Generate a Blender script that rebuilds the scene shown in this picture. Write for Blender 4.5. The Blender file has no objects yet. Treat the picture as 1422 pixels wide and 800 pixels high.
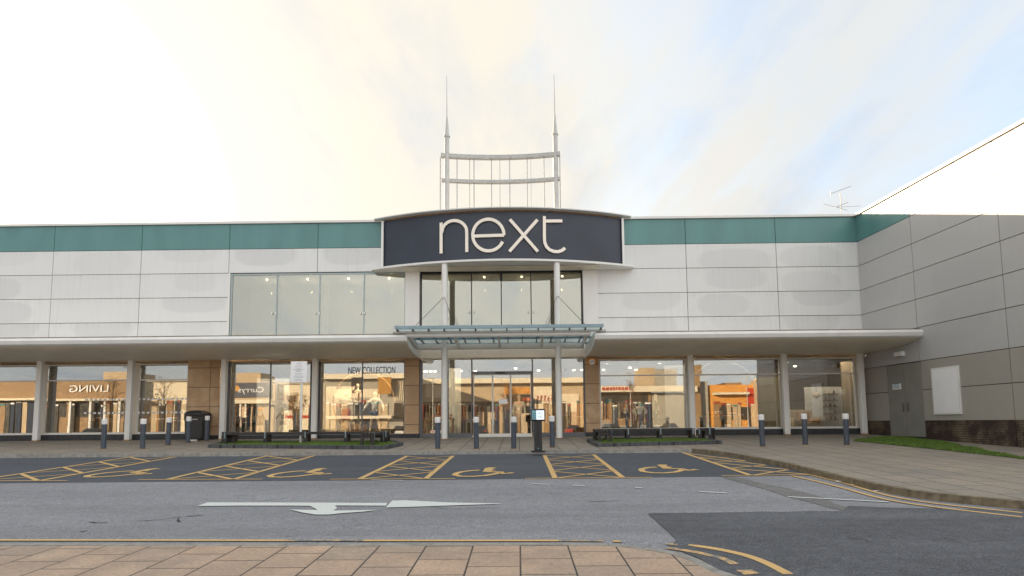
import bpy, math, random
from mathutils import Vector, Matrix, Euler
random.seed(7)
S = bpy.context.scene
COL = S.collection
R = math.radians
# ------------------------------------------------------------------ camera (calibrated from the photograph)
F_PX, W0, H0, PX, PY = 850.0, 1422.0, 800.0, 711.0, 509.6
cd = bpy.data.cameras.new('camera'); cam = bpy.data.objects.new('camera', cd); COL.objects.link(cam); S.camera = cam
cd.sensor_width = 36; cd.lens = 36*F_PX/W0; cd.shift_y = (PY-H0/2)/W0; cd.clip_end = 3000; cd.clip_start = .05
CAM = Vector((0, 0, 1.6)); cam.location = CAM
cam.rotation_euler = (R(90+5.2107), R(.4808), R(.6684))
CR = cam.rotation_euler.to_matrix()
def ray(px, py): return CR @ Vector(((px-PX)/F_PX, -(py-PY)/F_PX, -1))
def T(px, py, Y):
    d = ray(px, py); t = (Y-CAM.y)/d.y; return CAM+d*t
SL = .038                                   # the car park rises gently to the store
def gz(y): return SL*max(-5.0, min(26.0, y))
def G(px, py, off=0.0):
    d = ray(px, py); t = -(CAM.z-SL*CAM.y-off)/(d.z-SL*d.y); return CAM+d*t
F = 24.5                                    # facade plane

# ------------------------------------------------------------------ materials
def nodes(name):
    m = bpy.data.materials.new(name); m.use_nodes = True
    nt = m.node_tree; return m, nt, nt.nodes['Principled BSDF']
def N(nt, t, **k):
    n = nt.nodes.new(t)
    for a, v in k.items():
        if a.startswith('i_'): n.inputs[a[2:].replace('_', ' ')].default_value = v
        elif a.startswith('n'): n.inputs[int(a[1:])].default_value = v
        else: setattr(n, a, v)
    return n
def rgb(c): return (c[0], c[1], c[2], 1)
def ramp(nt, fac, stops):
    r = nt.nodes.new('ShaderNodeValToRGB'); e = r.color_ramp.elements
    while len(e) < len(stops): e.new(.5)
    for i, (p, c) in enumerate(stops):
        e[i].position = p; e[i].color = rgb(c) if not isinstance(c, (int, float)) else (c, c, c, 1)
    nt.links.new(fac, r.inputs[0]); return r.outputs[0]
def mixc(nt, fac, a, b, mode='MIX'):
    n = nt.nodes.new('ShaderNodeMix'); n.data_type = 'RGBA'; n.blend_type = mode
    for s, v in ((0, fac), (6, a), (7, b)):
        if isinstance(v, (int, float)): n.inputs[s].default_value = v
        elif isinstance(v, tuple): n.inputs[s].default_value = rgb(v)
        else: nt.links.new(v, n.inputs[s])
    return n.outputs[2]
def mth(nt, op, a, b=0.0, c=None):
    n = nt.nodes.new('ShaderNodeMath'); n.operation = op
    for i, v in enumerate((a, b, c)):
        if v is None: continue
        if isinstance(v, (int, float)): n.inputs[i].default_value = v
        else: nt.links.new(v, n.inputs[i])
    return n.outputs[0]
def pos(nt, scale=(1, 1, 1), rot=(0, 0, 0), loc=(0, 0, 0)):
    g = nt.nodes.new('ShaderNodeNewGeometry'); mp = nt.nodes.new('ShaderNodeMapping')
    mp.inputs['Scale'].default_value = scale; mp.inputs['Rotation'].default_value = rot; mp.inputs['Location'].default_value = loc
    nt.links.new(g.outputs['Position'], mp.inputs[0]); return mp.outputs[0]
def noise(nt, vec, s, d=3.0, r=.55):
    n = N(nt, 'ShaderNodeTexNoise', i_Scale=s, i_Detail=d, i_Roughness=r); nt.links.new(vec, n.inputs['Vector']); return n.outputs['Fac']
def bump(nt, bs, h, st, dist=.01):
    b = N(nt, 'ShaderNodeBump', i_Strength=st, i_Distance=dist); nt.links.new(h, b.inputs['Height']); nt.links.new(b.outputs[0], bs.inputs['Normal'])
def plain(name, col, rough=.5, metal=0.0, var=.12, vs=3.0, spec=.5, streak=False):
    m, nt, b = nodes(name)
    p = pos(nt, (1, 1, .25) if streak else (1, 1, 1)); n = noise(nt, p, vs, 5)
    c = ramp(nt, n, [(.3, tuple(x*(1-var) for x in col)), (.7, tuple(min(1, x*(1+var)) for x in col))])
    nt.links.new(c, b.inputs['Base Color'])
    nt.links.new(ramp(nt, noise(nt, p, vs*4, 4), [(.3, max(0, rough-.08)), (.7, min(1, rough+.08))]), b.inputs['Roughness'])
    b.inputs['Metallic'].default_value = metal; b.inputs['Specular IOR Level'].default_value = spec
    return m
def emis(name, col, st):
    m, nt, b = nodes(name); b.inputs['Base Color'].default_value = rgb(col)
    b.inputs['Emission Color'].default_value = rgb(col); b.inputs['Emission Strength'].default_value = st; return m
def asphalt(name, lo, hi, speck, sc=1.0, patchy=.5):
    m, nt, b = nodes(name); p = pos(nt)
    big = noise(nt, pos(nt, (.35, 1.2, 1)), .55*sc, 6, .6); fine = noise(nt, p, 55, 4, .7); mid = noise(nt, p, 6, 5, .65)
    base = ramp(nt, big, [(.32, lo), (.68, hi)])
    c = mixc(nt, .75, base, ramp(nt, fine, [(.34, .3), (.5, .95), (.66, 1.75)]), 'MULTIPLY')
    c = mixc(nt, patchy, c, ramp(nt, mid, [(.3, .75), (.7, 1.2)]), 'MULTIPLY')
    c = mixc(nt, .6, c, ramp(nt, noise(nt, p, 21, 5, .75), [(.35, .72), (.65, 1.25)]), 'MULTIPLY')
    v = N(nt, 'ShaderNodeTexVoronoi', i_Scale=38); nt.links.new(p, v.inputs['Vector'])
    c = mixc(nt, ramp(nt, v.outputs['Distance'], [(.0, .8), (.3, 0.0)]), c, speck)
    v = N(nt, 'ShaderNodeTexVoronoi', i_Scale=17); nt.links.new(p, v.inputs['Vector'])
    c = mixc(nt, ramp(nt, v.outputs['Distance'], [(.0, .7), (.16, 0.0)]), c, tuple(x*.45 for x in lo))
    # a few long hairline cracks
    w = N(nt, 'ShaderNodeTexVoronoi', feature='DISTANCE_TO_EDGE', i_Scale=.22)
    dp = N(nt, 'ShaderNodeVectorMath', operation='MULTIPLY_ADD'); nn = N(nt, 'ShaderNodeTexNoise', i_Scale=1.1, i_Detail=6.0)
    nt.links.new(p, nn.inputs['Vector']); nt.links.new(nn.outputs['Color'], dp.inputs[0]); dp.inputs[1].default_value = (2.2, 2.2, 0); nt.links.new(pos(nt, (.5, 1.2, 1)), dp.inputs[2])
    nt.links.new(dp.outputs[0], w.inputs['Vector'])
    ck = mth(nt, 'MULTIPLY', ramp(nt, w.outputs['Distance'], [(.0, 1.0), (.005, 0.0)]), ramp(nt, noise(nt, p, .4, 2), [(.5, 0.0), (.62, .7)]))
    c = mixc(nt, ck, c, tuple(x*.3 for x in lo))
    # tyre polished lanes along the road and oil drips
    ty = mth(nt, 'MULTIPLY', ramp(nt, noise(nt, pos(nt, (.04, .8, 1)), 1.6, 3), [(.5, 0.0), (.64, .4)]), ramp(nt, noise(nt, pos(nt, (.5, 2, 1)), .9, 4), [(.35, .2), (.6, 1.0)]))
    c = mixc(nt, ty, c, tuple(x*.72 for x in lo))
    ov = N(nt, 'ShaderNodeTexVoronoi', i_Scale=.55); nt.links.new(dp.outputs[0], ov.inputs['Vector'])
    c = mixc(nt, mth(nt, 'MULTIPLY', ramp(nt, ov.outputs['Distance'], [(.03, .5), (.12, 0.0)]), ramp(nt, noise(nt, p, 8, 4), [(.4, 0.0), (.6, 1.0)])), c, tuple(x*.35 for x in lo))
    nt.links.new(c, b.inputs['Base Color']); b.inputs['Roughness'].default_value = .88
    bump(nt, b, fine, .7, .006); return m
def paint(name, col, wear=.45, under=(.15, .15, .16)):
    m, nt, b = nodes(name); p = pos(nt)
    f = ramp(nt, noise(nt, p, 9, 8, .75), [(wear-.06, 1.0), (wear+.03, 0.0)])
    g = mixc(nt, .6, col, ramp(nt, noise(nt, p, 60, 3), [(.3, .75), (.7, 1.15)]), 'MULTIPLY')
    nt.links.new(mixc(nt, f, g, under), b.inputs['Base Color']); b.inputs['Roughness'].default_value = .8
    bump(nt, b, noise(nt, p, 55, 4, .7), .5, .005); return m
def slabs(name, c1, c2, mortar, w, h, off=.5, blotch=(.45, .36, .24), swap=True, rotz=0.0, ms=.012, bl=.4, freq=2, vert=False):
    m, nt, b = nodes(name); p = pos(nt, (1, 1, 1), (0, 0, R(90)+rotz if swap else rotz))
    if vert:
        s_ = N(nt, 'ShaderNodeSeparateXYZ'); nt.links.new(pos(nt), s_.inputs[0]); cv_ = N(nt, 'ShaderNodeCombineXYZ')
        nt.links.new(mth(nt, 'ADD', s_.outputs[0], s_.outputs[1]), cv_.inputs[0]); nt.links.new(s_.outputs[2], cv_.inputs[1]); p = cv_.outputs[0]
    k = N(nt, 'ShaderNodeTexBrick', offset=off, offset_frequency=freq, squash=1.0)
    nt.links.new(p, k.inputs['Vector'])
    k.inputs['Color1'].default_value = rgb(c1); k.inputs['Color2'].default_value = rgb(c2); k.inputs['Mortar'].default_value = rgb(mortar)
    k.inputs['Scale'].default_value = 1; k.inputs['Brick Width'].default_value = w; k.inputs['Row Height'].default_value = h
    k.inputs['Mortar Size'].default_value = ms; k.inputs['Mortar Smooth'].default_value = .1; k.inputs['Bias'].default_value = 0
    q = pos(nt)
    c = mixc(nt, mth(nt, 'MULTIPLY', ramp(nt, noise(nt, q, 1.7, 4), [(.45, 0.0), (.68, bl)]), mth(nt, 'SUBTRACT', 1.0, k.outputs['Fac'])), k.outputs['Color'], blotch)
    c = mixc(nt, .85, c, ramp(nt, noise(nt, q, 26, 6, .75), [(.32, .7), (.68, 1.25)]), 'MULTIPLY')
    c = mixc(nt, ramp(nt, noise(nt, q, .8, 6), [(.45, 0.0), (.75, .35)]), c, tuple(x*.5 for x in c1))
    # trodden gum and oil spots
    v = N(nt, 'ShaderNodeTexVoronoi', i_Scale=2.3); nt.links.new(q, v.inputs['Vector'])
    c = mixc(nt, ramp(nt, v.outputs['Distance'], [(.035, .55), (.06, 0.0)]), c, (.1, .09, .08))
    nt.links.new(c, b.inputs['Base Color']); b.inputs['Roughness'].default_value = .8
    bump(nt, b, mth(nt, 'ADD', mth(nt, 'MULTIPLY', k.outputs['Fac'], -1.0), mth(nt, 'MULTIPLY', noise(nt, q, 40, 4), .3)), .6, .01); return m
def glass(name, refl, tint, rough=0.0, gcol=(1, 1, 1)):
    m = bpy.data.materials.new(name); m.use_nodes = True; nt = m.node_tree; nt.nodes.clear()
    o = N(nt, 'ShaderNodeOutputMaterial'); mx = N(nt, 'ShaderNodeMixShader'); tr = N(nt, 'ShaderNodeBsdfTransparent'); gl = N(nt, 'ShaderNodeBsdfGlossy')
    tr.inputs[0].default_value = rgb(tint); gl.inputs[0].default_value = rgb(gcol); gl.inputs['Roughness'].default_value = rough
    lw = N(nt, 'ShaderNodeFresnel', i_IOR=1.5)
    nt.links.new(mth(nt, 'ADD', mth(nt, 'MULTIPLY', lw.outputs[0], 1.3), refl), mx.inputs[0])
    # panes are never perfectly flat
    bp = N(nt, 'ShaderNodeBump', i_Strength=.004, i_Distance=.05); nt.links.new(noise(nt, pos(nt), .9, 2), bp.inputs['Height']); nt.links.new(bp.outputs[0], gl.inputs['Normal'])
    nt.links.new(tr.outputs[0], mx.inputs[1]); nt.links.new(gl.outputs[0], mx.inputs[2]); nt.links.new(mx.outputs[0], o.inputs[0]); return m
def frosted(name):
    m = bpy.data.materials.new(name); m.use_nodes = True; nt = m.node_tree; nt.nodes.clear()
    o = N(nt, 'ShaderNodeOutputMaterial'); mx = N(nt, 'ShaderNodeMixShader', n0=.62); m2 = N(nt, 'ShaderNodeMixShader', n0=.08)
    tr = N(nt, 'ShaderNodeBsdfTransparent'); tr.inputs[0].default_value = (.8, .86, .86, 1); tl = N(nt, 'ShaderNodeBsdfTranslucent'); tl.inputs[0].default_value = (.72, .77, .76, 1)
    gl = N(nt, 'ShaderNodeBsdfGlossy'); gl.inputs['Roughness'].default_value = .15
    nt.links.new(tr.outputs[0], mx.inputs[1]); nt.links.new(tl.outputs[0], mx.inputs[2]); nt.links.new(mx.outputs[0], m2.inputs[1]); nt.links.new(gl.outputs[0], m2.inputs[2]); nt.links.new(m2.outputs[0], o.inputs[0]); return m
def cladding(name, col, stain, amt, rough=.42):
    m, nt, b = nodes(name); p = pos(nt)
    uv = N(nt, 'ShaderNodeUVMap', uv_map='UVMap'); sp = N(nt, 'ShaderNodeSeparateXYZ'); nt.links.new(uv.outputs[0], sp.inputs[0])
    g = nt.nodes.new('ShaderNodeNewGeometry'); ri = g.outputs['Random Per Island']
    def frac(k): return mth(nt, 'FRACT', mth(nt, 'MULTIPLY', ri, k))
    cu = mth(nt, 'ADD', .36, mth(nt, 'MULTIPLY', frac(7.31), .3)); cv = mth(nt, 'ADD', .28, mth(nt, 'MULTIPLY', frac(13.7), .65))
    dx = mth(nt, 'DIVIDE', mth(nt, 'SUBTRACT', sp.outputs[0], cu), mth(nt, 'MULTIPLY_ADD', frac(17.9), .2, .2)); dy = mth(nt, 'DIVIDE', mth(nt, 'SUBTRACT', sp.outputs[1], cv), .46)
    d = mth(nt, 'ADD', mth(nt, 'POWER', mth(nt, 'ABSOLUTE', dx), 2.6), mth(nt, 'POWER', mth(nt, 'ABSOLUTE', dy), 2.6))
    d = mth(nt, 'ADD', d, mth(nt, 'MULTIPLY', noise(nt, p, 2.2, 5), .7))
    f = mth(nt, 'MULTIPLY', ramp(nt, mth(nt, 'MULTIPLY', d, .4), [(.46, amt), (.66, 0.0)]), ramp(nt, frac(3.9), [(.2, .1), (.75, 1.0)]))
    c0 = mixc(nt, frac(5.3), tuple(x*.95 for x in col), col)
    c = mixc(nt, f, c0, stain)
    st = noise(nt, pos(nt, (5, 5, .35)), 1.6, 5, .6)
    c = mixc(nt, .8, c, ramp(nt, st, [(.3, .975), (.62, 1.0)]), 'MULTIPLY')
    top = mth(nt, 'MULTIPLY', ramp(nt, sp.outputs[1], [(.72, 0.0), (1.0, .22)]), ramp(nt, noise(nt, pos(nt, (9, 9, .2)), 1.3, 4), [(.45, 0.0), (.7, 1.0)]))
    c = mixc(nt, top, c, (.3, .29, .26))
    sk = mth(nt, 'MULTIPLY', ramp(nt, noise(nt, pos(nt, (14, 14, .25)), 1.0, 6, .65), [(.52, 0.0), (.75, .22)]), ramp(nt, noise(nt, p, .45, 3), [(.42, 0.0), (.6, 1.0)]))
    c = mixc(nt, sk, c, (.36, .34, .31))
    nt.links.new(c, b.inputs['Base Color']); b.inputs['Roughness'].default_value = rough
    bump(nt, b, noise(nt, p, .8, 3), .1, .1); return m
M = {}
M['road'] = asphalt('worn_road_asphalt', (.200, .205, .228), (.268, .272, .298), (.42, .42, .43))
M['bay'] = asphalt('dark_bay_asphalt', (.056, .067, .085), (.073, .085, .104), (.14, .15, .17), patchy=.35)
M['patch'] = asphalt('new_dark_asphalt', (.062, .067, .08), (.12, .128, .145), (.27, .27, .28), patchy=.8)
M['trench'] = asphalt('mid_asphalt', (.14, .14, .145), (.18, .178, .175), (.3, .3, .3))
M['yellow'] = paint('yellow_road_paint', (.62, .41, .17), .36, (.1, .1, .1))
M['worn_yellow'] = paint('flaked_yellow_paint', (.62, .40, .17), .52, (.17, .17, .17))
M['white_line'] = paint('white_road_paint', (.62, .66, .64), .36, (.26, .26, .27))
M['slab_front'] = slabs('buff_concrete_slabs', (.42, .30, .22), (.335, .265, .21), (.05, .045, .04), .53, .5, blotch=(.52, .375, .27), ms=.009, bl=.7)
M['slab_store'] = slabs('grey_buff_paving', (.29, .25, .20), (.235, .215, .19), (.06, .055, .05), .9, .6, off=.5, blotch=(.33, .26, .2), swap=True, ms=.014)
M['kerb'] = plain('concrete_kerb', (.27, .26, .24), .85, var=.25, vs=8)
M['kerb_old'] = plain('weathered_kerb', (.165, .135, .09), .9, var=.4, vs=7)
M['edging'] = slabs('dark_brick_edging', (.085, .09, .1), (.06, .065, .075), (.03, .03, .03), .2, .2, ms=.01, blotch=(.12, .12, .12))
M['clad'] = cladding('grey_wall_cladding', (.71, .725, .735), (.56, .575, .59), .55)
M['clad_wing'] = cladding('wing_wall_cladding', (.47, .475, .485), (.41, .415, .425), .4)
M['clad_low'] = cladding('wing_lower_panels', (.36, .345, .315), (.31, .295, .27), .5)
M['teal'] = plain('teal_band_panel', (.10, .24, .243), .38, var=.1, vs=1.5, streak=True)
M['gap'] = plain('dark_joint', (.045, .04, .035), .9)
M['coping'] = plain('white_coping_metal', (.7, .7, .69), .4, var=.06, vs=1.0)
M['white'] = plain('white_painted_metal', (.74, .74, .73), .38, var=.05, vs=2, streak=True)
M['cream'] = plain('cream_header_metal', (.76, .69, .57), .5, var=.07)
M['soffit'] = plain('canopy_soffit', (.78, .72, .61), .4, var=.06, vs=1)
M['flash'] = plain('rusty_flashing', (.16, .12, .07), .8, var=.5, vs=6)
M['navy'] = plain('navy_sign_face', (.022, .030, .050), .38, var=.18, vs=.9)
M['letter'] = plain('cream_sign_letters', (.90, .83, .74), .4, var=.03)
M['granite'] = slabs('tan_granite', (.50, .335, .20), (.43, .28, .165), (.16, .11, .07), 1.2, .78, off=0, vert=True, blotch=(.62, .45, .29), ms=.014, bl=.8)
M['plinth'] = plain('dark_plinth', (.035, .037, .042), .7, var=.3, vs=8)
M['frame_dark'] = plain('grey_aluminium', (.13, .14, .155), .4, metal=.3, var=.06)
M['frame_white'] = plain('white_window_frame', (.7, .69, .66), .4, var=.05)
M['frame_pale'] = plain('pale_blue_frame', (.34, .41, .43), .4, metal=.2, var=.06)
M['alarm'] = plain('orange_alarm_plastic', (.75, .30, .02), .4)
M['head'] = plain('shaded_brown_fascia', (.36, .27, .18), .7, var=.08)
M['frame_brown'] = plain('brown_window_head', (.12, .08, .05), .6, var=.2)
M['glass'] = glass('shop_glass', .15, (.84, .86, .83))
M['glass_up'] = glass('upper_glass', .22, (.66, .67, .60), gcol=(.98, .97, .91))
M['glass_can'] = frosted('frosted_canopy_glass')
M['glass_fin'] = glass('fin_glass', .03, (.8, .88, .86))
M['steel_blue'] = plain('blue_grey_steel', (.22, .31, .36), .4, metal=.3, var=.1)
M['dark_steel'] = plain('dark_steel', (.03, .034, .04), .45, metal=.2)
M['bollard'] = plain('slate_blue_bollard', (.052, .068, .095), .45, var=.15, vs=6)
M['cap'] = plain('white_reflective_cap', (.78, .78, .78), .35, var=.08, vs=20)
M['bench'] = plain('black_bench_timber', (.022, .02, .02), .5, var=.4, vs=9)
M['bin'] = plain('black_bin_plastic', (.022, .024, .025), .5, var=.25, vs=12)
M['black'] = plain('black_plastic', (.012, .012, .013), .35)
M['sign_white'] = plain('white_sign_plate', (.82, .83, .86), .4, var=.03)
M['ink'] = plain('grey_print', (.36, .38, .42), .6)
M['door'] = plain('grey_steel_door', (.25, .245, .225), .5, var=.08, vs=2)
M['brown_base'] = slabs('brown_brick_base', (.055, .032, .022), (.04, .026, .02), (.025, .02, .018), .22, .075, vert=True, ms=.008)
M['screen'] = emis('lit_kiosk_screen', (.62, .68, .72), .35)
M['screen_blue'] = plain('blue_print', (.12, .36, .45), .5)
M['galv'] = plain('galvanised_steel', (.42, .42, .41), .5, metal=.4, var=.15, vs=9)
M['rust'] = plain('rust_stain_steel', (.35, .2, .08), .8, var=.4, vs=10)
M['spire'] = plain('pale_grey_mast', (.5, .5, .49), .45, var=.1)
M['room_wall'] = plain('shop_wall', (.22, .17, .125), .8)
M['room_light'] = plain('upper_room_wall', (.38, .355, .31), .8, vs=.5, var=.2)
M['room_floor'] = plain('shop_floor', (.30, .24, .18), .5, var=.15)
M['room_ceil'] = plain('shop_ceiling', (.5, .49, .46), .9)
M['lamp'] = emis('lit_downlight', (1.0, .86, .62), 5)
M['manq'] = plain('cream_mannequin', (.7, .56, .40), .45, var=.05)
for nm, c in dict(cl_white=(.65, .62, .56), cl_cream=(.55, .45, .33), cl_red=(.28, .05, .035), cl_navy=(.03, .045, .08), cl_black=(.02, .02, .022), cl_brown=(.16, .08, .045), cl_grey=(.3, .3, .32), cl_orange=(.55, .22, .05), cl_teal=(.04, .22, .24), cl_pink=(.5, .27, .22), cl_khaki=(.2, .17, .1)).items():
    M[nm] = plain(nm, c, .85, var=.15, vs=14)
M['wood'] = plain('warm_wood', (.30, .17, .08), .5, var=.25, vs=5)
M['o_cream'] = plain('cream_render', (.76, .68, .53), .8, var=.06, vs=.6)
M['o_tan'] = plain('tan_cladding', (.5, .39, .26), .7, var=.08, vs=.6)
M['o_brown'] = plain('brown_cladding', (.3, .19, .10), .7, var=.1, vs=.6)
M['o_grey'] = plain('grey_cladding', (.36, .34, .29), .7, var=.08, vs=.5)
M['o_orange'] = plain('orange_cladding', (.66, .31, .07), .6, var=.1, vs=.8)
M['o_ochre'] = plain('ochre_panel', (.42, .2, .03), .6)
M['o_red'] = plain('red_sign_paint', (.45, .04, .02), .6)
M['o_navy'] = plain('navy_fascia', (.03, .045, .09), .5)
M['o_dark'] = plain('dark_shopfront', (.05, .045, .04), .2, var=.3, vs=.7)
M['bark'] = plain('bark', (.09, .065, .045), .9, var=.3, vs=10)
M['car_paint_silver'] = plain('silver_car_paint', (.4, .41, .42), .3, metal=.5, var=.02)
M['car_paint_red'] = plain('red_car_paint', (.35, .03, .025), .3, var=.02)
M['car_paint_dark'] = plain('dark_car_paint', (.03, .035, .05), .25, var=.02)
M['car_paint_white'] = plain('white_car_paint', (.7, .7, .68), .3, var=.02)
M['rubber'] = plain('rubber', (.02, .02, .02), .8)
M['car_glass'] = plain('car_window', (.02, .025, .03), .08)
def leafmat(name, col, var=.5, vs=3.0):
    m, nt, b = nodes(name); g = nt.nodes.new('ShaderNodeNewGeometry')
    c = mixc(nt, g.outputs['Random Per Island'], tuple(x*(1-var) for x in col), tuple(x*(1+var) for x in col))
    nt.links.new(c, b.inputs['Base Color']); b.inputs['Roughness'].default_value = .7; return m
M['grass'] = leafmat('green_grass', (.11, .185, .028))
M['soil'] = plain('mossy_ground', (.06, .105, .016), .95, var=.35, vs=9)
M['leaf'] = leafmat('autumn_leaves', (.32, .14, .03))
def meshmat():
    m = bpy.data.materials.new('perforated_mesh'); m.use_nodes = True; nt = m.node_tree; b = nt.nodes['Principled BSDF']
    b.inputs['Base Color'].default_value = (.42, .42, .41, 1); b.inputs['Roughness'].default_value = .5
    mx = N(nt, 'ShaderNodeMixShader'); tr = N(nt, 'ShaderNodeBsdfTransparent'); o = nt.nodes['Material Output']
    v = N(nt, 'ShaderNodeTexVoronoi', i_Scale=16.0, i_Randomness=0.0); nt.links.new(pos(nt, (1, 0, 1)), v.inputs['Vector'])
    nt.links.new(ramp(nt, v.outputs['Distance'], [(.60, 0.0), (.62, 1.0)]), mx.inputs[0])
    nt.links.new(tr.outputs[0], mx.inputs[1]); nt.links.new(b.outputs[0], mx.inputs[2]); nt.links.new(mx.outputs[0], o.inputs[0]); return m
M['mesh'] = meshmat()

# ------------------------------------------------------------------ mesh building
class MB:
    def __init__(s): s.v = []; s.f = []; s.uv = {}
    def add(s, vs, fs, uv=None):
        o = len(s.v); s.v += [Vector(q) for q in vs]
        for i, f in enumerate(fs):
            if uv: s.uv[len(s.f)] = uv[i]
            s.f.append([o+k for k in f])
        return s
    def box(s, x0, x1, y0, y1, z0, z1, uv=False):
        x0, x1 = sorted((x0, x1)); y0, y1 = sorted((y0, y1)); z0, z1 = sorted((z0, z1))
        v = [(x0, y0, z0), (x1, y0, z0), (x1, y1, z0), (x0, y1, z0), (x0, y0, z1), (x1, y0, z1), (x1, y1, z1), (x0, y1, z1)]
        f = [(0, 1, 5, 4), (1, 2, 6, 5), (2, 3, 7, 6), (3, 0, 4, 7), (4, 5, 6, 7), (3, 2, 1, 0)]
        return s.add(v, f, [[(0, 0), (1, 0), (1, 1), (0, 1)]]*6 if uv else None)
    def prism(s, pts, a, b):
        """pts: list of 3D points (polygon) swept from pts+a to pts+b"""
        n = len(pts); a = Vector(a); b = Vector(b); P = [Vector(p) for p in pts]
        v = [p+a for p in P]+[p+b for p in P]
        f = [list(range(n))[::-1], list(range(n, 2*n))]+[(i, (i+1) % n, n+(i+1) % n, n+i) for i in range(n)]
        return s.add(v, f)
    def tube(s, pts, r, n=12, caps=True):
        pts = [Vector(p) for p in pts]; rs = r if isinstance(r, (list, tuple)) else [r]*len(pts)
        v = []; f = []; up = None
        for i, p in enumerate(pts):
            t = (pts[min(i+1, len(pts)-1)]-pts[max(i-1, 0)]).normalized()
            if up is None or abs(up.dot(t)) > .95: up = Vector((0, 0, 1)) if abs(t.z) < .9 else Vector((1, 0, 0))
            a = t.cross(up).normalized(); b = t.cross(a).normalized()
            for k in range(n):
                an = 2*math.pi*k/n; v.append(p+(a*math.cos(an)+b*math.sin(an))*rs[i])
        for i in range(len(pts)-1):
            for k in range(n): f.append((i*n+k, i*n+(k+1) % n, (i+1)*n+(k+1) % n, (i+1)*n+k))
        if caps: f += [list(range(n)), list(range((len(pts)-1)*n, len(pts)*n))[::-1]]
        return s.add(v, f)
    def lathe(s, c, prof, n=24):
        c = Vector(c); v = []; f = []
        for r, z in prof:
            for k in range(n): an = 2*math.pi*k/n; v.append(c+Vector((r*math.cos(an), r*math.sin(an), z)))
        for i in range(len(prof)-1):
            for k in range(n): f.append((i*n+k, i*n+(k+1) % n, (i+1)*n+(k+1) % n, (i+1)*n+k))
        f += [list(range(n))[::-1], list(range((len(prof)-1)*n, len(prof)*n))]
        return s.add(v, f)
    def poly(s, pts): return s.add(pts, [list(range(len(pts)))])
    def build(s, name, mat, parent=None, smooth=False, bevel=0.0, org=None):
        if parent is not None: org = worldloc(parent)
        org = Vector(org) if org is not None else Vector((0, 0, 0))
        me = bpy.data.meshes.new(name); me.from_pydata([tuple(v-org) for v in s.v], [], s.f); me.validate()
        if s.uv:
            ul = me.uv_layers.new(name='UVMap')
            for p in me.polygons:
                q = s.uv.get(p.index, [(0, 0), (1, 0), (1, 1), (0, 1)])
                for j, li in enumerate(p.loop_indices): ul.data[li].uv = q[j % len(q)]
        import bmesh
        bm = bmesh.new(); bm.from_mesh(me); bmesh.ops.recalc_face_normals(bm, faces=bm.faces)
        if bevel:
            bmesh.ops.bevel(bm, geom=[e for e in bm.edges if e.is_manifold and len(e.link_faces) == 2 and e.calc_face_angle(0) > .5], offset=bevel, segments=2, affect='EDGES', profile=.6)
        bm.to_mesh(me); bm.free()
        me.materials.append(M[mat] if isinstance(mat, str) else mat)
        o = bpy.data.objects.new(name, me); COL.objects.link(o)
        if parent is not None: o.parent = parent
        else: o.location = org
        if smooth:
            for p in me.polygons: p.use_smooth = True
            me.set_sharp_from_angle(angle=R(38))
        return o
def worldloc(o):
    v = Vector((0, 0, 0))
    while o is not None: v += o.location; o = o.parent
    return v
def tag(o, label=None, cat=None, group=None, kind=None):
    if label: o['label'] = label
    if cat: o['category'] = cat
    if group: o['group'] = group
    if kind: o['kind'] = kind
    return o
def thing(name, label, cat, loc=(0, 0, 0), group=None):
    o = bpy.data.objects.new(name, None); COL.objects.link(o); o.location = loc; o.empty_display_size = .2
    return tag(o, label, cat, group)
def copy_tree(o, parent=None):
    c = o.copy(); COL.objects.link(c); c.parent = parent
    for ch in list(o.children): copy_tree(ch, c)
    return c
def text_pts(s, size=1.0, ext=0.01, bev=0.0):
    cu = bpy.data.curves.new('t', 'FONT'); cu.body = s; cu.size = size; cu.extrude = ext; cu.resolution_u = 6
    o = bpy.data.objects.new('t', cu); COL.objects.link(o)
    me = bpy.data.meshes.new_from_object(o); COL.objects.unlink(o); bpy.data.objects.remove(o)
    v = [q.co.copy() for q in me.vertices]; f = [list(p.vertices) for p in me.polygons]; bpy.data.meshes.remove(me); return v, f
def text_on(mb, s, x0, x1, z0, z1, y, flip=False, ext=.01):
    """flat lettering filling x0..x1, z0..z1 on a wall at y, readable from -Y (or from +Y with flip)"""
    v, f = text_pts(s, 1, ext)
    ax = [min(q.x for q in v), max(q.x for q in v)]; az = [min(q.y for q in v), max(q.y for q in v)]
    out = []
    for q in v:
        u = (q.x-ax[0])/(ax[1]-ax[0]); w = (q.y-az[0])/(az[1]-az[0])
        out.append((x1+(x0-x1)*u if flip else x0+(x1-x0)*u, y+q.z*(-1), z0+(z1-z0)*w))
    mb.add(out, f)
def ribbon(pts, w):
    """closed outline (left side + right side) of a stroke in 2D"""
    L = []; Rr = []
    for i, p in enumerate(pts):
        a = Vector(pts[max(i-1, 0)]); b = Vector(pts[min(i+1, len(pts)-1)]); t = (b-a).normalized(); n = Vector((-t.y, t.x))
        k = w if not isinstance(w, (list, tuple)) else w[i]
        L.append(Vector(p)+n*k/2); Rr.append(Vector(p)-n*k/2)
    return L, Rr
def gstroke(mb, pts, w, off):
    """painted line on the sloping ground; pts are (x, y) in metres"""
    L, Rr = ribbon(pts, w)
    for i in range(len(pts)-1):
        q = [L[i], Rr[i], Rr[i+1], L[i+1]]
        mb.add([(p.x, p.y, gz(p.y)+off) for p in q], [(0, 1, 2, 3)])
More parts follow.
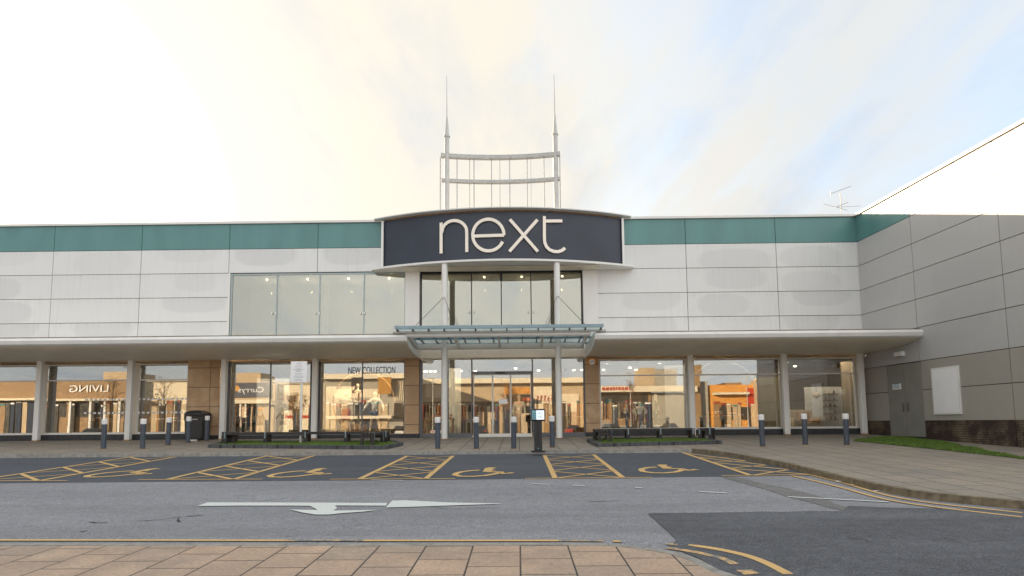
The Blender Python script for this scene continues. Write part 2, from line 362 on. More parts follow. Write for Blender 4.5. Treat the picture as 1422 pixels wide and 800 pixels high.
def smoothpts(pts, n=6):
    out = []
    P = [Vector(p) for p in pts]
    for i in range(len(P)-1):
        p0 = P[max(i-1, 0)]; p1 = P[i]; p2 = P[i+1]; p3 = P[min(i+2, len(P)-1)]
        for k in range(n):
            t = k/n; out.append(.5*((2*p1)+(p2-p0)*t+(2*p0-5*p1+4*p2-p3)*t*t+(3*p1-p0-3*p2+p3)*t**3))
    out.append(P[-1]); return out

# ------------------------------------------------------------------ GROUND
def sheet(name, pts2, off, mat, parent=None):
    """flat sheet over the sloping ground (all its points between y=-5 and 26)"""
    o = MB().poly([(p[0], p[1], gz(p[1])+off) for p in pts2]).build(name, mat)
    return tag(o, kind='structure')
ys = [-1500, -300, -60, -5, 26, 80, 400, 1500]
g = MB(); xs = [-1500, -200, -60, 60, 200, 1500]
for i in range(len(xs)-1):
    for j in range(len(ys)-1):
        g.add([(xs[i], ys[j], gz(ys[j])), (xs[i+1], ys[j], gz(ys[j])), (xs[i+1], ys[j+1], gz(ys[j+1])), (xs[i], ys[j+1], gz(ys[j+1]))], [(0, 1, 2, 3)])
tag(g.build('car_park_ground', 'road'), kind='structure')
KH = .11
def g2(px, py, off=0.0): q = G(px, py, off); return Vector((q.x, q.y))
yk = (g2(400, 632).y+g2(700, 632.2).y)/2          # face of the kerb before the bays
yn = g2(700, 665.5).y                             # road edge of the bays
# store pavement outline: kerb along the bays, then the curve to the right
kc = [g2(960, 628.5), g2(1010, 634.5), g2(1050, 642), g2(1086, 649), g2(1130, 660.5), g2(1175, 672), g2(1213, 681), g2(1250, 688.5), g2(1306, 696.5), g2(1420, 708)]
kc = smoothpts(kc, 4)
edge = [Vector((-60, yk)), Vector((-30, yk)), Vector((-10, yk)), Vector((0, yk)), Vector((kc[0].x-1.2, yk))]+[p for p in kc]
edge[5].y = min(edge[5].y, yk)
pend = kc[-1]
edge += [Vector((pend.x+3, pend.y-.25)), Vector((45, pend.y-.8))]
def offs(pts, d):
    L, Rr = ribbon(pts, 2*d); return L
ex = [e for i, e in enumerate(edge)]
inner = offs(ex, .14)
pav = MB()
for i in range(len(ex)-1):
    a, b = inner[i], inner[i+1]
    pav.add([(a.x, a.y, gz(a.y)+KH), (b.x, b.y, gz(b.y)+KH), (b.x, 26, gz(26)+KH), (a.x, 26, gz(26)+KH)], [(0, 1, 2, 3)])
tag(pav.build('store_pavement', 'slab_store'), kind='structure')
def kerb(name, pts, inn, mat, h, seg=.9):
    m = MB(); acc = 0.0
    # chop to kerbstone lengths so that the joints show
    def walk(P, Q):
        out = []
        for i in range(len(P)-1):
            n = max(1, int(round((P[i+1]-P[i]).length/seg)))
            for k in range(n): out.append((P[i].lerp(P[i+1], k/n), Q[i].lerp(Q[i+1], k/n), P[i].lerp(P[i+1], (k+1)/n), Q[i].lerp(Q[i+1], (k+1)/n)))
        return out
    for a, ai, b, bi in walk(pts, inn):
        d = (b-a); 
        if d.length < .02: continue
        g_ = d.normalized()*.0015; a = a+g_; ai = ai+g_; b = b-g_; bi = bi-g_
        hh = h+random.uniform(-.003, .003)
        v = [(q.x, q.y, gz(q.y)+z) for z in (-.05, hh) for q in (a, b, bi, ai)]
        ins = (ai-a)*.12
        v[4] = (a.x+ins.x, a.y+ins.y, gz(a.y)+hh); v[5] = (b.x+ins.x, b.y+ins.y, gz(b.y)+hh)
        m.add(v, [(0, 1, 5, 4), (1, 2, 6, 5), (2, 3, 7, 6), (3, 0, 4, 7), (4, 5, 6, 7)])
    return tag(m.build(name, mat), kind='structure')
nl = 5
kerb('kerb', ex[:nl+1], inner[:nl+1], 'kerb', KH+.004)
kerb('kerb', ex[nl:], inner[nl:], 'kerb_old', KH+.006)
# dark bay asphalt
bx = [(-60, yk+.02), (ex[4].x, yk+.02)]+[(p.x, p.y+.05) for p in ex[5:26] if p.y > yn]
rgt = g2(1128, 660.5)
sheet('parking_bays', bx+[(rgt.x, rgt.y), (g2(1000, 662).x, g2(1000, 662).y), (g2(780, 664.6).x, yn), (-60, yn-.25)], .004, 'bay')
# light patch beside the double lines, trench strip and dark new asphalt
def gpoly(name, pts, off, mat): return sheet(name, jag([g2(*p) for p in pts], .02), off, mat)
def jag(pts, amp, step=.22):
    r_ = random.Random(4); out = []
    for i in range(len(pts)):
        p_, q_ = pts[i], pts[(i+1) % len(pts)]; n = max(1, int((q_-p_).length/step)) if (q_-p_).length < 14 else 40
        for k in range(n):
            c_ = p_.lerp(q_, k/n); w_ = amp if k else 0
            if c_.y > -3 and c_.x < 20: c_ = c_+Vector((r_.gauss(0, w_), r_.gauss(0, w_)))
            out.append(c_)
    return out
gpoly('road_repair_strip', [(1000, 662.5), (1018, 662), (1062, 672), (1110, 682), (1140, 690), (1175, 705), (1172, 709.5), (1150, 705), (1100, 692), (1060, 679)], .005, 'trench')
dk = [g2(*p) for p in [(900, 713.5), (1172, 710), (1178, 703), (1230, 705.5), (1306, 707), (1422, 709)]]
dk = dk+[Vector((dk[-1].x+40, dk[-1].y)), Vector((dk[-1].x+40, -4.9)), Vector((g2(1010, 793).x-.2, -4.9)), g2(1002, 799), g2(975, 778), g2(928, 760), g2(940, 751), g2(925, 736), g2(914, 727)]
sheet('dark_asphalt_patch', jag([Vector((p[0], p[1])) for p in dk], .014), .008, 'patch')
# foreground pavement with curved kerb
fk = [g2(p[0], p[1]-3, .05) for p in [(-400, 757.5), (116, 757.5), (400, 757.5), (700, 757), (780, 757), (830, 757), (868, 759.5), (905, 764), (945, 771), (975, 781), (1000, 794)]]
fk = fk[:5]+smoothpts(fk[5:], 4)
q = fk[-1]
fk += [Vector((q.x+.25, q.y-.5)), Vector((q.x+.38, q.y-1.1)), Vector((q.x+.42, -4.9))]
fi = [p for p in offs(fk, -.12)]
fp = MB().poly([(p.x, p.y, gz(p.y)+.05) for p in fi]+[(-45, -4.9, gz(-4.9)+.05), (-45, fi[0].y, gz(fi[0].y)+.05)])
tag(fp.build('front_pavement', 'slab_front'), kind='structure')
kerb('front_kerb', fk, fi, 'kerb', .053)

# ------------------------------------------------------------------ road markings
MO = .012
def marks(name, strokes, mat, label=None):
    m = MB()
    for pts, w in strokes: gstroke(m, pts, w, MO)
    return tag(m.build(name, mat), kind='structure')
def pxs(pts): return [g2(*p) for p in pts]
hx = [((103-170, 631), (19-170, 662)), ((309+5, 633.3), (231, 666.3))]
hatches = [  # far-left, near-left, near-right, far-right (photo pixels)
    [(140, 633.6), (30, 667), (116, 655), (248, 633.6)],
    [(372, 633.4), (232, 666.4), (324, 666.4), (436, 633.4)],
    [(566, 633.6), (499, 666), (591, 665.6), (629, 633.6)],
    [(756, 632.4), (771, 664.8), (865, 664), (824, 631.8)],
    [(948, 629), (1043, 661), (1128, 659.8), (1010, 635.5)]]
lft = g2(499, 666)-g2(232, 666.4)
for k, h in enumerate(hatches):
    a, b, c, d = [g2(*p) for p in h]
    if k == 0:
        a2, b2, c2, d2 = [g2(*p) for p in hatches[1]]; dd = Vector((lft.x, 0)); a, b, c, d = a2-dd, b2-dd, c2-dd, d2-dd
    st = [([a, b], .11)]
    if k < 4: st.append(([d, c], .11))
    n = 4
    for i in range(n):
        l0, l1 = a.lerp(b, i/n+.02), a.lerp(b, (i+1)/n); r0, r1 = d.lerp(c, i/n+.02), d.lerp(c, (i+1)/n)
        st += [([l0, r1], .10 if k in (0, 1, 4) else .07), ([r0, l1], .075)]
    dx = .6
    st.append(([Vector((b.x-dx, b.y)), Vector((c.x+(dx if k < 4 else -.05), c.y))], .07))
    marks('bay_hatching', st, 'yellow')
# wheelchair symbols (traced once, then set out by the bay pitch)
zp = lambda x, y: g2(740+x/4, 600+y/4)
base = [([zp(*p) for p in [(712, 202), (668, 205), (632, 212), (626, 219), (640, 228), (690, 235), (760, 236), (820, 231), (852, 222), (858, 213)]], .14),
        ([zp(*p) for p in [(736, 190), (752, 198), (776, 211)]], .2), ([zp(*p) for p in [(776, 211), (856, 212), (893, 221), (938, 216)]], .16),
        ([zp(*p) for p in [(762, 202), (802, 202)]], .1), ([zp(*p) for p in [(724, 189), (770, 190)]], .13)]
pitch = g2(771, 664.8).x-g2(499, 666).x
ref = sum((s[0][0].x for s in base))/5
for px, py in ((930, 652.5), (676, 657), (425, 658), (178, 658)):
    c = g2(px, py); x0 = (base[0][0][2].x+base[2][0][-1].x)/2; y0 = base[2][0][1].y-.1
    marks('wheelchair_symbol', [([Vector((p.x-x0+c.x, p.y-y0+c.y)) for p in s], w) for s, w in base], 'yellow')
# double yellow lines on the right
marks('double_yellow_line', [(smoothpts(pxs([(1100, 661.3), (1162, 676), (1212, 690), (1250, 698), (1306, 706), (1420, 719)]), 5), .08),
                             (smoothpts(pxs([(1127, 660.5), (1175, 672.5), (1212, 683.5), (1250, 692.5), (1306, 701), (1420, 713)]), 5), .08)], 'yellow')
marks('white_line', [(pxs([(1094, 690.8), (1175, 694.8), (1234, 698)]), .07)], 'white_line')
marks('worn_lane_dash', [(pxs([(740, 672.6), (763, 673.5)]), .06), (pxs([(795, 674.6), (812, 675.2)]), .07), (pxs([(882, 678), (893, 678.6)]), .07), (pxs([(971, 683.5), (1009, 685.6)]), .07), (pxs([(515, 667.3), (560, 668)]), .05)], 'white_line')
# yellow line along the foreground kerb
marks('kerbside_yellow_line', [(pxs([(-300, 751.2), (116, 751.3), (395, 751.8)]), .075), (pxs([(505, 751.9), (640, 751.9), (776, 752)]), .075)], 'yellow')
marks('flaked_kerbside_line', [(pxs([(395, 751.8), (505, 751.9)]), .07), (pxs([(776, 752), (838, 752.6)]), .05), (pxs([(851, 753), (863, 753)]), .08)], 'worn_yellow')
marks('corner_yellow_line', [(smoothpts(pxs([(956, 758), (985, 762), (1012, 767), (1040, 774), (1066, 784), (1095, 799)]), 4), [.06]*2+[.1]*30)], 'yellow')
marks('flaked_corner_line', [(smoothpts(pxs([(927, 762), (950, 765.5), (975, 770), (1000, 776), (1021, 785)]), 4), .09), (pxs([(925, 757), (941, 757.5)]), .06), (pxs([(1033, 793), (1045, 799)]), .16)], 'worn_yellow')
M['crack'] = plain('dark_crack', (.03, .03, .033), .95)
def crack(pts, w, sd):
    r_ = random.Random(sd); P = pxs(pts); D = []
    for i in range(len(P)-1):
        n = max(2, int((P[i+1]-P[i]).length/.06))
        for k in range(n): D.append(P[i].lerp(P[i+1], k/n)+Vector((r_.gauss(0, .008), r_.gauss(0, .022))))
    D.append(P[-1]); return D, [w*r_.uniform(.2, 1.3) for _ in D]
m = MB()
for pts, w, sd in (([(186, 724), (225, 722), (247, 719.5), (262, 717.5), (283, 716)], .03, 1), ([(247, 719.5), (250, 725)], .03, 2), ([(122, 726), (150, 727)], .025, 3), ([(816, 697.5), (838, 696.4), (858, 696)], .022, 4), ([(114, 738), (122, 737)], .03, 5), ([(1176, 748), (1200, 750), (1212, 755)], .02, 6), ([(1050, 752), (1075, 751)], .02, 7), ([(600, 706), (640, 708), (690, 706)], .016, 8)):
    D, ww = crack(pts, w, sd)
    gstroke(m, D, ww, .0085 if sd not in (6, 7) else .0105)
tag(m.build('road_cracks', 'crack'), kind='structure')
# white direction arrow
def px_poly(name, pts, mat, off=MO):
    p = [g2(*a) for a in pts]; return MB().poly([(a.x, a.y, gz(a.y)+off) for a in p]), p
ar = MB()
za = lambda x, y: (400+x/3.95, 600+y/3.95); zb = lambda x, y: (110+x/4, 600+y/4)
def addpx(pts): 
    p = [g2(*a) for a in pts]; ar.add([(a.x, a.y, gz(a.y)+MO) for a in p], [list(range(len(p)))])
addpx([zb(655, 415), zb(712, 395), zb(1160, 395.5), zb(1160, 413), zb(900, 413)])
addpx([zb(1160, 395.5), za(545, 393), za(537, 408), za(258, 407), za(262, 414), za(270, 420), za(262, 427), za(248, 435), za(160, 432), za(150, 424), za(120, 409), zb(1160, 413)])
addpx([za(10, 429), za(100, 431), za(160, 432), za(248, 435), za(400, 433), za(493, 431), za(410, 441), za(300, 449), za(225, 457), za(150, 457), za(80, 446)])
addpx([za(535, 418), za(572, 380), za(640, 378), za(870, 390), za(1070, 394), za(1070, 401), za(860, 408), za(660, 415)])
addpx([za(1070, 394), za(1165, 396.5), za(1165, 398.5), za(1070, 401)])
tag(ar.build('white_direction_arrow', 'white_line'), kind='structure')

# ------------------------------------------------------------------ STORE
store = thing('store_building', 'long grey clad clothing store with teal roof band, curved navy sign and glazed entrance', 'store', (T(697, 607, F).x, F, gz(F)+KH))
def X(px, py=550, Y=F): return T(px, py, Y).x
def Z(py, px=711, Y=F): return T(px, py, Y).z
zroof = T(443, 307.5, F).z; ztt = T(250, 313.2, F).z; ztb = T(250, 347.5, F).z
rows = [ztb-1.0*i for i in range(0, 5)]
floor = gz(F)+KH
zcan_t = T(1100, 458.5, 21.1).z
xj = X(199.3, 315); pw = X(442.5, 313)-X(320.5, 314)
XL = xj-pw*12
x_sl, x_sr = X(530, 340), X(866, 335)         # sign ends
x_pl0, x_pl1 = X(564, 410), X(583.5, 410); x_pr0, x_pr1 = X(809, 410), X(829, 410)
x_w0, x_w1 = X(319.5, 420), X(564, 420)       # upper left window
xcor = T(1192.5, 370, F).x
rj = [X(952, 350), X(1077, 350), xcor]
tanw = math.tan(R(3.3))
GAP = .022
cl = MB(); te = MB(); co = MB()
lj = [xj-pw*i for i in range(12, 0, -1)]+[xj, X(320.5, 314), X(442.5, 313)]
cols = list(zip(lj[:-1], lj[1:]))+[(lj[-1], x_sl+.6)]
for a, b in cols:
    te.box(a+GAP/2, b-GAP/2, F-.05, F, ztb+GAP/2, ztt)
    cl.box(a+GAP/2, b-GAP/2, F-.05, F, rows[1]+GAP/2, ztb-GAP/2, True)
    if b <= x_w0+.3:
        bb = b-GAP/2 if b < x_w0-.2 else x_w0-.09
        for i in (1, 2, 3): cl.box(a+GAP/2, bb, F-.05, F, rows[i+1]+GAP/2, rows[i]-GAP/2, True)
cl.build('wall_cladding', 'clad', store); te.build('teal_band', 'teal', store); cl = MB(); te = MB()
rc = [(x_sr-.6, rj[0]), (rj[0], rj[1]), (rj[1], rj[2])]
for k, (a, b) in enumerate(rc):
    te.box(a+GAP/2, b-GAP/2, F-.05, F, ztb+GAP/2, ztt)
    cl.box((x_pr1 if k == 0 else a)+GAP/2, b-GAP/2, F-.05, F, rows[1]+GAP/2, ztb-GAP/2, True)
    for i in (1, 2, 3): cl.box((x_pr1 if k == 0 else a)+GAP/2, b-GAP/2, F-.05, F, rows[i+1]+GAP/2, rows[i]-GAP/2, True)
cl.build('wall_cladding', 'clad', store); te.build('teal_band', 'teal', store)
# backing wall behind the joints
zlo = 4.35
bk = MB()
bk.box(XL, x_w0, F+.003, F+.3, zlo, zroof-.06)
bk.box(x_w0, x_pr1, F+.003, F+.3, rows[1]-.02, zroof-.06)
bk.box(x_pr1, xcor+.3, F+.003, F+.3, zlo, zroof-.06)
bk.box(x_w0, x_pr1, F+.003, F+.3, zlo, zcan_t-.3)
bk.build('backing_wall', 'gap', store)
ck = MB(); xx = XL
while xx < xcor-.02:
    x2 = min(xx+pw*.86, xcor-.01); ck.box(xx+.004, x2-.004, F-.13, F+.5, zroof-.09, zroof); xx = x2
ck.build('coping', 'coping', store)
MB().box(XL, xcor, F-.06, F+.002, ztt+.002, zroof-.092).build('eaves_gutter', 'gap', store)
MB().box(XL, xcor+28, F+.5, F+45, zroof-.25, zroof-.1).build('roof', 'galv', store)
bw = MB(); bw.box(XL, xcor+28, F+44.7, F+45, floor-.3, zroof-.26); bw.box(XL-.3, XL, F, F+45, floor-.3, zroof-.1)
bw.build('rear_wall', 'clad', store)
# white corner trim beside the upper window
MB().box(x_w0-.085, x_w0, F-.055, F+.002, zcan_t-.3, rows[1]).build('window_trim', 'white', store)
# pilasters
for a, b in ((x_pl0, x_pl1), (x_pr0, x_pr1)):
    MB().box(a, b, F-.22, F+.1, zcan_t-.25, T(700, 376, F).z+.3).build('pilaster', 'white', store, bevel=.012)
# upper windows: frame + panes
def window(x0, x1, z0, z1, vx, hz, fmat, gmat, y=F, fw=.05, bw_=None, label=None, inset=.06, top=None, thick=.07):
    f = MB(); bw_ = bw_ or fw; tp = top or fw
    f.box(x0, x0+fw, y-.02, y+thick, z0, z1); f.box(x1-fw, x1, y-.02, y+thick, z0, z1)
    f.box(x0+fw, x1-fw, y-.02, y+thick, z0, z0+bw_); f.box(x0+fw, x1-fw, y-.02, y+thick, z1-tp, z1)
    for v in vx: f.box(v-.02, v+.02, y-.015, y+thick-.01, z0+bw_, z1-tp)
    for h in hz: f.box(x0+fw, x1-fw, y-.022, y+thick-.012, h-.025, h+.025)
    w = f.build('window', fmat, store)
    if label: w['label'] = label
    ex_ = [x0+fw*.5]+list(vx)+[x1-fw*.5]; zz_ = [z0+.01]+list(hz)+[z1-.01]
    for i in range(len(ex_)-1):
        for j in range(len(zz_)-1): pane(ex_[i], ex_[i+1], zz_[j], zz_[j+1], y+.024, gmat, w)
    return w
def pane(xa, xb, za, zb, y, gmat, w):
    tx = random.uniform(-1, 1)*.0022*(xb-xa)/2; tz = random.uniform(-1, 1)*.0022*(zb-za)/2
    v = []
    for dy in (-.005, .005):
        for sx_, sz_ in ((-1, -1), (1, -1), (1, 1), (-1, 1)): v.append((xa if sx_ < 0 else xb, y+dy+sx_*tx+sz_*tz, za if sz_ < 0 else zb))
    MB().add(v, [(0, 1, 2, 3), (7, 6, 5, 4), (0, 4, 5, 1), (1, 5, 6, 2), (2, 6, 7, 3), (3, 7, 4, 0)]).build('glass_pane', gmat, w)
zwt = rows[1]-.024; zwb = zcan_t-.25
wu = window(x_w0+.02, x_pl0-.002, zwb, zwt, [X(380.5), X(441), X(503.5)], [], 'frame_pale', 'glass_up', fw=.06)
fit = MB()
for px in (380.5, 441, 503.5):
    x = X(px, 434)
    for s in (-.08, .08): MB().box(x+s-.03, x+s+.03, F-.035, F-.021, T(px, 436.5, F).z, T(px, 434, F).z).build('glass_clamp', 'white', wu)
for px in (380.5, 441, 503.5): MB().box(X(px)-.008, X(px)+.008, F+.075, F+.5, zwb, zwt-.05).build('glass_fin', 'glass_fin', wu)
zct = T(697, 377, F).z
wc = window(x_pl1, x_pr0, zwb, zct, [X(655), X(697), X(739)], [], 'dark_steel', 'glass_up', fw=.06, y=F+.05)
fit = MB()
for px in (655, 739):
    for s in (-.1, .1): MB().box(X(px)+s-.03, X(px)+s+.03, F+.0, F+.029, T(px, 434.4, F).z, T(px, 432, F).z).build('glass_clamp', 'white', wc)
MB().box(X(697)-.05, X(697)+.05, F-.06, F+.029, T(697, 389, F).z, zct-.08).build('head_bracket', 'dark_steel', wc)

# curved sign
xs0, xs1 = X(533, 340, F-.25), X(863.5, 340, F-.25); xm = (xs0+xs1)/2; hw = (xs1-xs0)/2; BUL = 1.05
rad = (hw*hw+BUL*BUL)/(2*BUL)
def arcY(x, extra=0.0):
    u = (x-xm); return F-.25-(math.sqrt(max(0, (rad+extra)**2-u*u))-(rad-BUL))
zs0 = T(697, 362.5, arcY(0+xm)).z; zs1 = T(697, 293.5, arcY(xm)).z
NS = 48
def arcband(extra, half, z0, z1, back):
    m = MB(); P = []
    for i in range(NS+1):
        x = xm-half+2*half*i/NS; P.append((x, min(arcY(x, extra), back-.02)))
    pts = [Vector((x, y, 0)) for x, y in P]+[Vector((xm+half, back, 0)), Vector((xm-half, back, 0))]
    return m.prism(pts, (0, 0, z0), (0, 0, z1))
sign = arcband(0, hw, zs0, zs1, F-.01).build('sign_fascia', 'navy', store, smooth=True)
sb = T(378, 0, 1) if False else None
arcband(.36, hw+.44, zs0-.08, zs0-.002, F-.056).build('sign_lower_rim', 'white', store, smooth=True)
arcband(.26, hw+.40, zs1+.06, zs1+.10, F-.056).build('sign_upper_rim', 'coping', store, smooth=True)
arcband(-.05, hw-.1, zs1+.002, zs1+.058, F-.02).build('rusty_packing', 'rust', store)
MB().box(x_pl0-.02, x_pr1+.02, F-.9, F-.26, zs0-.12, zs0-.097).build('sign_soffit', 'cream', store)
for x in (xs0, xs1):
    s = -1 if x == xs0 else 1
    MB().box(x+s*.002, x+s*.09, F-.34, F-.056, zs0-.02, zs1).build('sign_end_trim', 'white', store)
# letters laid onto the curve
def onsign(zx, zy):
    px, py = 510+zx/3.742, 280+zy/3.742; Y = F-1
    for _ in range(6): p = T(px, py, Y); Y = arcY(p.x)
    return Vector((p.x, p.z))
def arcp(cx, cy, rx, ry, a0, a1, n=22): return [(cx+rx*math.cos(R(a0+(a1-a0)*i/n)), cy-ry*math.sin(R(a0+(a1-a0)*i/n))) for i in range(n+1)]
letters = {
 'letter_n': [[(385, 113), (385, 272)], [(388, 165)]+arcp(454, 160, 64, 58, 165, 10, 16)+[(518, 180), (518, 265)]],
 'letter_e': [[(553, 183), (712, 178)], arcp(630, 177, 81, 82, 0, 335, 36)],
 'letter_x': [[(741, 96), (886, 262)], [(884, 98), (739, 262)]],
 'letter_t': [[(920, 79), (920, 190), (922, 215), (931, 237), (947, 253), (970, 262), (992, 263), (1012, 256), (1027, 244)], [(927, 105), (1013, 104)]]}
k = 0
for nm, strokes in letters.items():
    m = MB()
    for j, st in enumerate(strokes):
        pts = [onsign(*p) for p in st]
        # densify
        dn = []
        for i in range(len(pts)-1):
            for q_ in range(3): dn.append(pts[i].lerp(pts[i+1], q_/3))
        dn.append(pts[-1])
        L, Rr = ribbon(dn, .118); pr = .09+.004*j; v = []; f = []
        for i in range(len(dn)):
            for p, dpt in ((L[i], pr), (Rr[i], pr), (Rr[i], .02), (L[i], .02)): v.append((p.x, arcY(p.x)-dpt, p.y))
        n = len(dn)
        for i in range(n-1):
            for c in range(4): f.append((i*4+c, i*4+(c+1) % 4, (i+1)*4+(c+1) % 4, (i+1)*4+c))
        f += [(0, 1, 2, 3), ((n-1)*4+3, (n-1)*4+2, (n-1)*4+1, (n-1)*4)]
        m.add(v, f)
    m.build(nm, 'letter', sign)
# entrance columns
cyY = 23.2
ecx = [T(617.3, 490, cyY).x, T(775, 490, cyY).x]
for x in ecx:
    zt = zs0-.096; zb_ = gz(cyY)+KH
    c = MB().lathe((x, cyY, 0), [(.118, zb_+.02), (.118, zt)], 28).build('entrance_column', 'white', store, smooth=True)
    MB().lathe((x, cyY, 0), [(.145, zb_), (.145, zb_+.025), (.119, zb_+.03)], 24).build('base_plate', 'rust', c)

# main canopies
YC = 21.1
zlt = zcan_t; zlb = T(1100, 468.5, 21.1).z
prof = [(F-.06, zlt-.12), (F-1.5, zlt-.06), (YC+.12, zlt), (YC+.03, zlt-.03), (YC-.01, zlt-.11), (YC+.03, zlb+.03), (YC+.12, zlb-.03), (YC+.35, zlb-.10), (YC+.7, zlb-.165), (YC+1.2, zlb-.21), (YC+1.9, zlb-.24), (F-.06, zlb-.25)]
def canopy(x0, x1):
    m = MB().prism([Vector((0, y, z)) for y, z in prof], (x0, 0, 0), (x1, 0, 0))
    c = m.build('canopy', 'soffit', store, smooth=True)
    # white rolled front edge proud of the soffit, in lengths
    x = x0
    lip = MB()
    while x < x1-.01:
        x2 = min(x+4.2, x1)
        pl = [(YC+.12, zlt+.004), (YC+.02, zlt-.03), (YC-.03, zlt-.11), (YC+.01, zlb+.02), (YC+.10, zlb-.035), (YC+.11, zlb-.02), (YC+.05, zlt-.11), (YC+.12, zlt-.02)]
        lip.prism([Vector((0, y, z)) for y, z in pl], (x+.004, 0, 0), (x2-.004, 0, 0)); x = x2
    lip.build('rolled_edge', 'white', c, smooth=True)
    MB().box(x0, x1, YC+.11, YC+.2, zlt+.002, zlt+.03).build('flashing', 'flash', c)
    return c
xcl = T(563, 470, YC).x; xcr = T(828, 465, YC).x
cL = canopy(XL, xcl); 
xwing = lambda Y: xcor+(F-Y)*tanw
cR = canopy(xcr, xwing(YC)+.0)
for c, x, s in ((cL, xcl, 1), (cR, xcr, -1)):
    m = MB().prism([Vector((0, y, z)) for y, z in [(F-.06, zlt-.05), (YC+.1, zlt+.02), (YC-.04, zlt-.1), (YC-.0, zlb), (YC+.3, zlb-.11), (YC+.7, zlb-.19), (YC+1.2, zlb-.25), (YC+1.9, zlb-.29), (F-.06, zlb-.31)]], (x+s*.002, 0, 0), (x+s*.05, 0, 0))
    m.build('canopy_end_plate', 'white', c)
# header beam over the entrance
zh0, zh1 = T(697, 496.5, F-.35).z, T(697, 485, F-.35).z
MB().box(xcl+.05, xcr-.05, F-.36, F-.1, zh0, zh1).build('entrance_header', 'cream', store, bevel=.01)
# glass entrance canopy
gc = thing('x', 'x', 'x'); bpy.data.objects.remove(gc)
Yg0, Yg1 = 20.9, 23.7
xg0, xg1 = T(549, 454, Yg0).x, T(837, 451, Yg0).x
zg0 = T(697, 454.2, Yg0).z; zg1 = T(697, 475.5, Yg1).z
def zg(y): return zg0+(zg1-zg0)*(y-Yg0)/(Yg1-Yg0)
gcan = MB(); gcan.prism([(0, Yg0+.04, zg0-.012), (0, Yg1, zg1-.012), (0, Yg1, zg1), (0, Yg0+.04, zg0)], (xg0, 0, 0), (xg1, 0, 0))
gc = gcan.build('glass_canopy', 'glass_can', store)
e = MB(); e.box(xg0-.03, xg1+.03, Yg0-.02, Yg0+.04, zg0-.04, zg0+.075)
e.build('front_edge_beam', 'steel_blue', gc, bevel=.006)
e = MB(); e.box(xg0-.14, xg1+.14, Yg0+.22, Yg0+.3, zg(Yg0+.26)-.13, zg(Yg0+.26)-.07); e.build('purlin', 'galv', gc)
e = MB(); e.box(xg0+.1, xg1-.1, Yg0+1.5, Yg0+1.57, zg(Yg0+1.5)-.13, zg(Yg0+1.5)-.05)
e.box(xg0+.1, xg1-.1, Yg1-.1, Yg1-.02, zg1-.11, zg1-.03); e.build('purlin', 'steel_blue', gc)
nr = 14
for i in range(nr):
    x = xg0+.04+(xg1-xg0-.08)*i/(nr-1)
    MB().prism([(0, Yg0+.05, zg0-.02), (0, Yg1, zg1-.02), (0, Yg1, zg1-.07), (0, Yg0+.05, zg0-.09)], (x-.02, 0, 0), (x+.02, 0, 0)).build('rafter', 'dark_steel', gc)
Yt0, Yt1 = 21.3, 23.2
zt0 = T(697, 464.6, Yt0).z; zt1 = T(697, 481, Yt1).z
xa = [T(568.5, 465, Yt0).x, T(816, 463, Yt0).x]; 
MB().tube([(xa[0]-.1, Yt0, zt0), (xa[1]+.1, Yt0, zt0)], .082, 18).build('front_tube', 'white', gc, smooth=True)
MB().tube([(xa[0]-.02, Yt1, zt1), (xa[1]+.02, Yt1, zt1)], .115, 18).build('rear_tube', 'white', gc, smooth=True)
for i in range(5):
    x = xa[0]+(xa[1]-xa[0])*i/4
    m = MB().prism([(0, Yt0+.03, zt0-.05), (0, Yt0-.02, zt0+.03), (0, Yt0+.25, zt0+.06), (0, Yt1, zt1+.07), (0, Yt1, zt1-.07), (0, Yt0+.9, zt1+.0)], (x-.03, 0, 0), (x+.03, 0, 0))
    m.box(x-.045, x+.045, Yt0-.04, Yt0+.04, zt0+.06, zg(Yt0)-.12); m.box(x-.1, x+.1, Yt0-.06, Yt0+.06, zg(Yt0)-.12, zg(Yt0)-.095)
    m.build('support_arm', 'white', gc)
for x, s in ((ecx[0], 1), (ecx[1], -1)):
    zz = T(617, 413, cyY).z
    MB().lathe((x, cyY, 0), [(.125, zz-.04), (.125, zz+.04)], 20).build('tie_collar', 'white', gc)
    for dx, yy in ((-1.05, Yt0+.3), (.62, Yt0+.3), (.5, Yg1-.3)):
        MB().tube([(x, cyY-.1 if yy < cyY else cyY+.1, zz), (x+dx*(1 if s > 0 else -1)*1.0, yy, zg(yy)+.02)], .009, 6).build('tie_rod', 'dark_steel', gc)

# ---- ground floor: pillars, plinths, windows
def zt_at(px, py): return T(px, py, F).z
zwtop = T(1030, 497.5, F).z; zsill = T(1030, 596, F).z; ztrn = T(1030, 520, F).z
zlu = zlb-.25+.01
def lower_window(a, b, kind, label=None):
    x0, x1 = X(a, 550), X(b, 550)
    if kind == 'framed':
        w = window(x0, x1, zsill, zwtop, [], [ztrn], 'frame_white', 'glass', fw=.055, bw_=.08, label=label)
        m = MB().box(x0+.06, x1-.06, F+.03+.002, F+.062, zwtop-.17, zwtop-.056); m.build('blind_box', 'frame_brown', w)
    else:
        w = window(x0, x1, floor+.14, zwtop+.02, [(x0+x1)/2], [], 'frame_dark', 'glass', fw=.03, label=label)
    return w
def plinth(a, b, top): MB().box(X(a), X(b), F-.03, F+.25, floor-.1, top).build('plinth', 'plinth', store)
def pillar(a, b):
    MB().box(X(a), X(b), F-.12, F+.3, floor+.16, zlu+.02).build('granite_pillar', 'granite', store)
    MB().box(X(a)-.01, X(b)+.01, F-.13, F+.3, floor-.08, floor+.16).build('pillar_base', 'plinth', store)
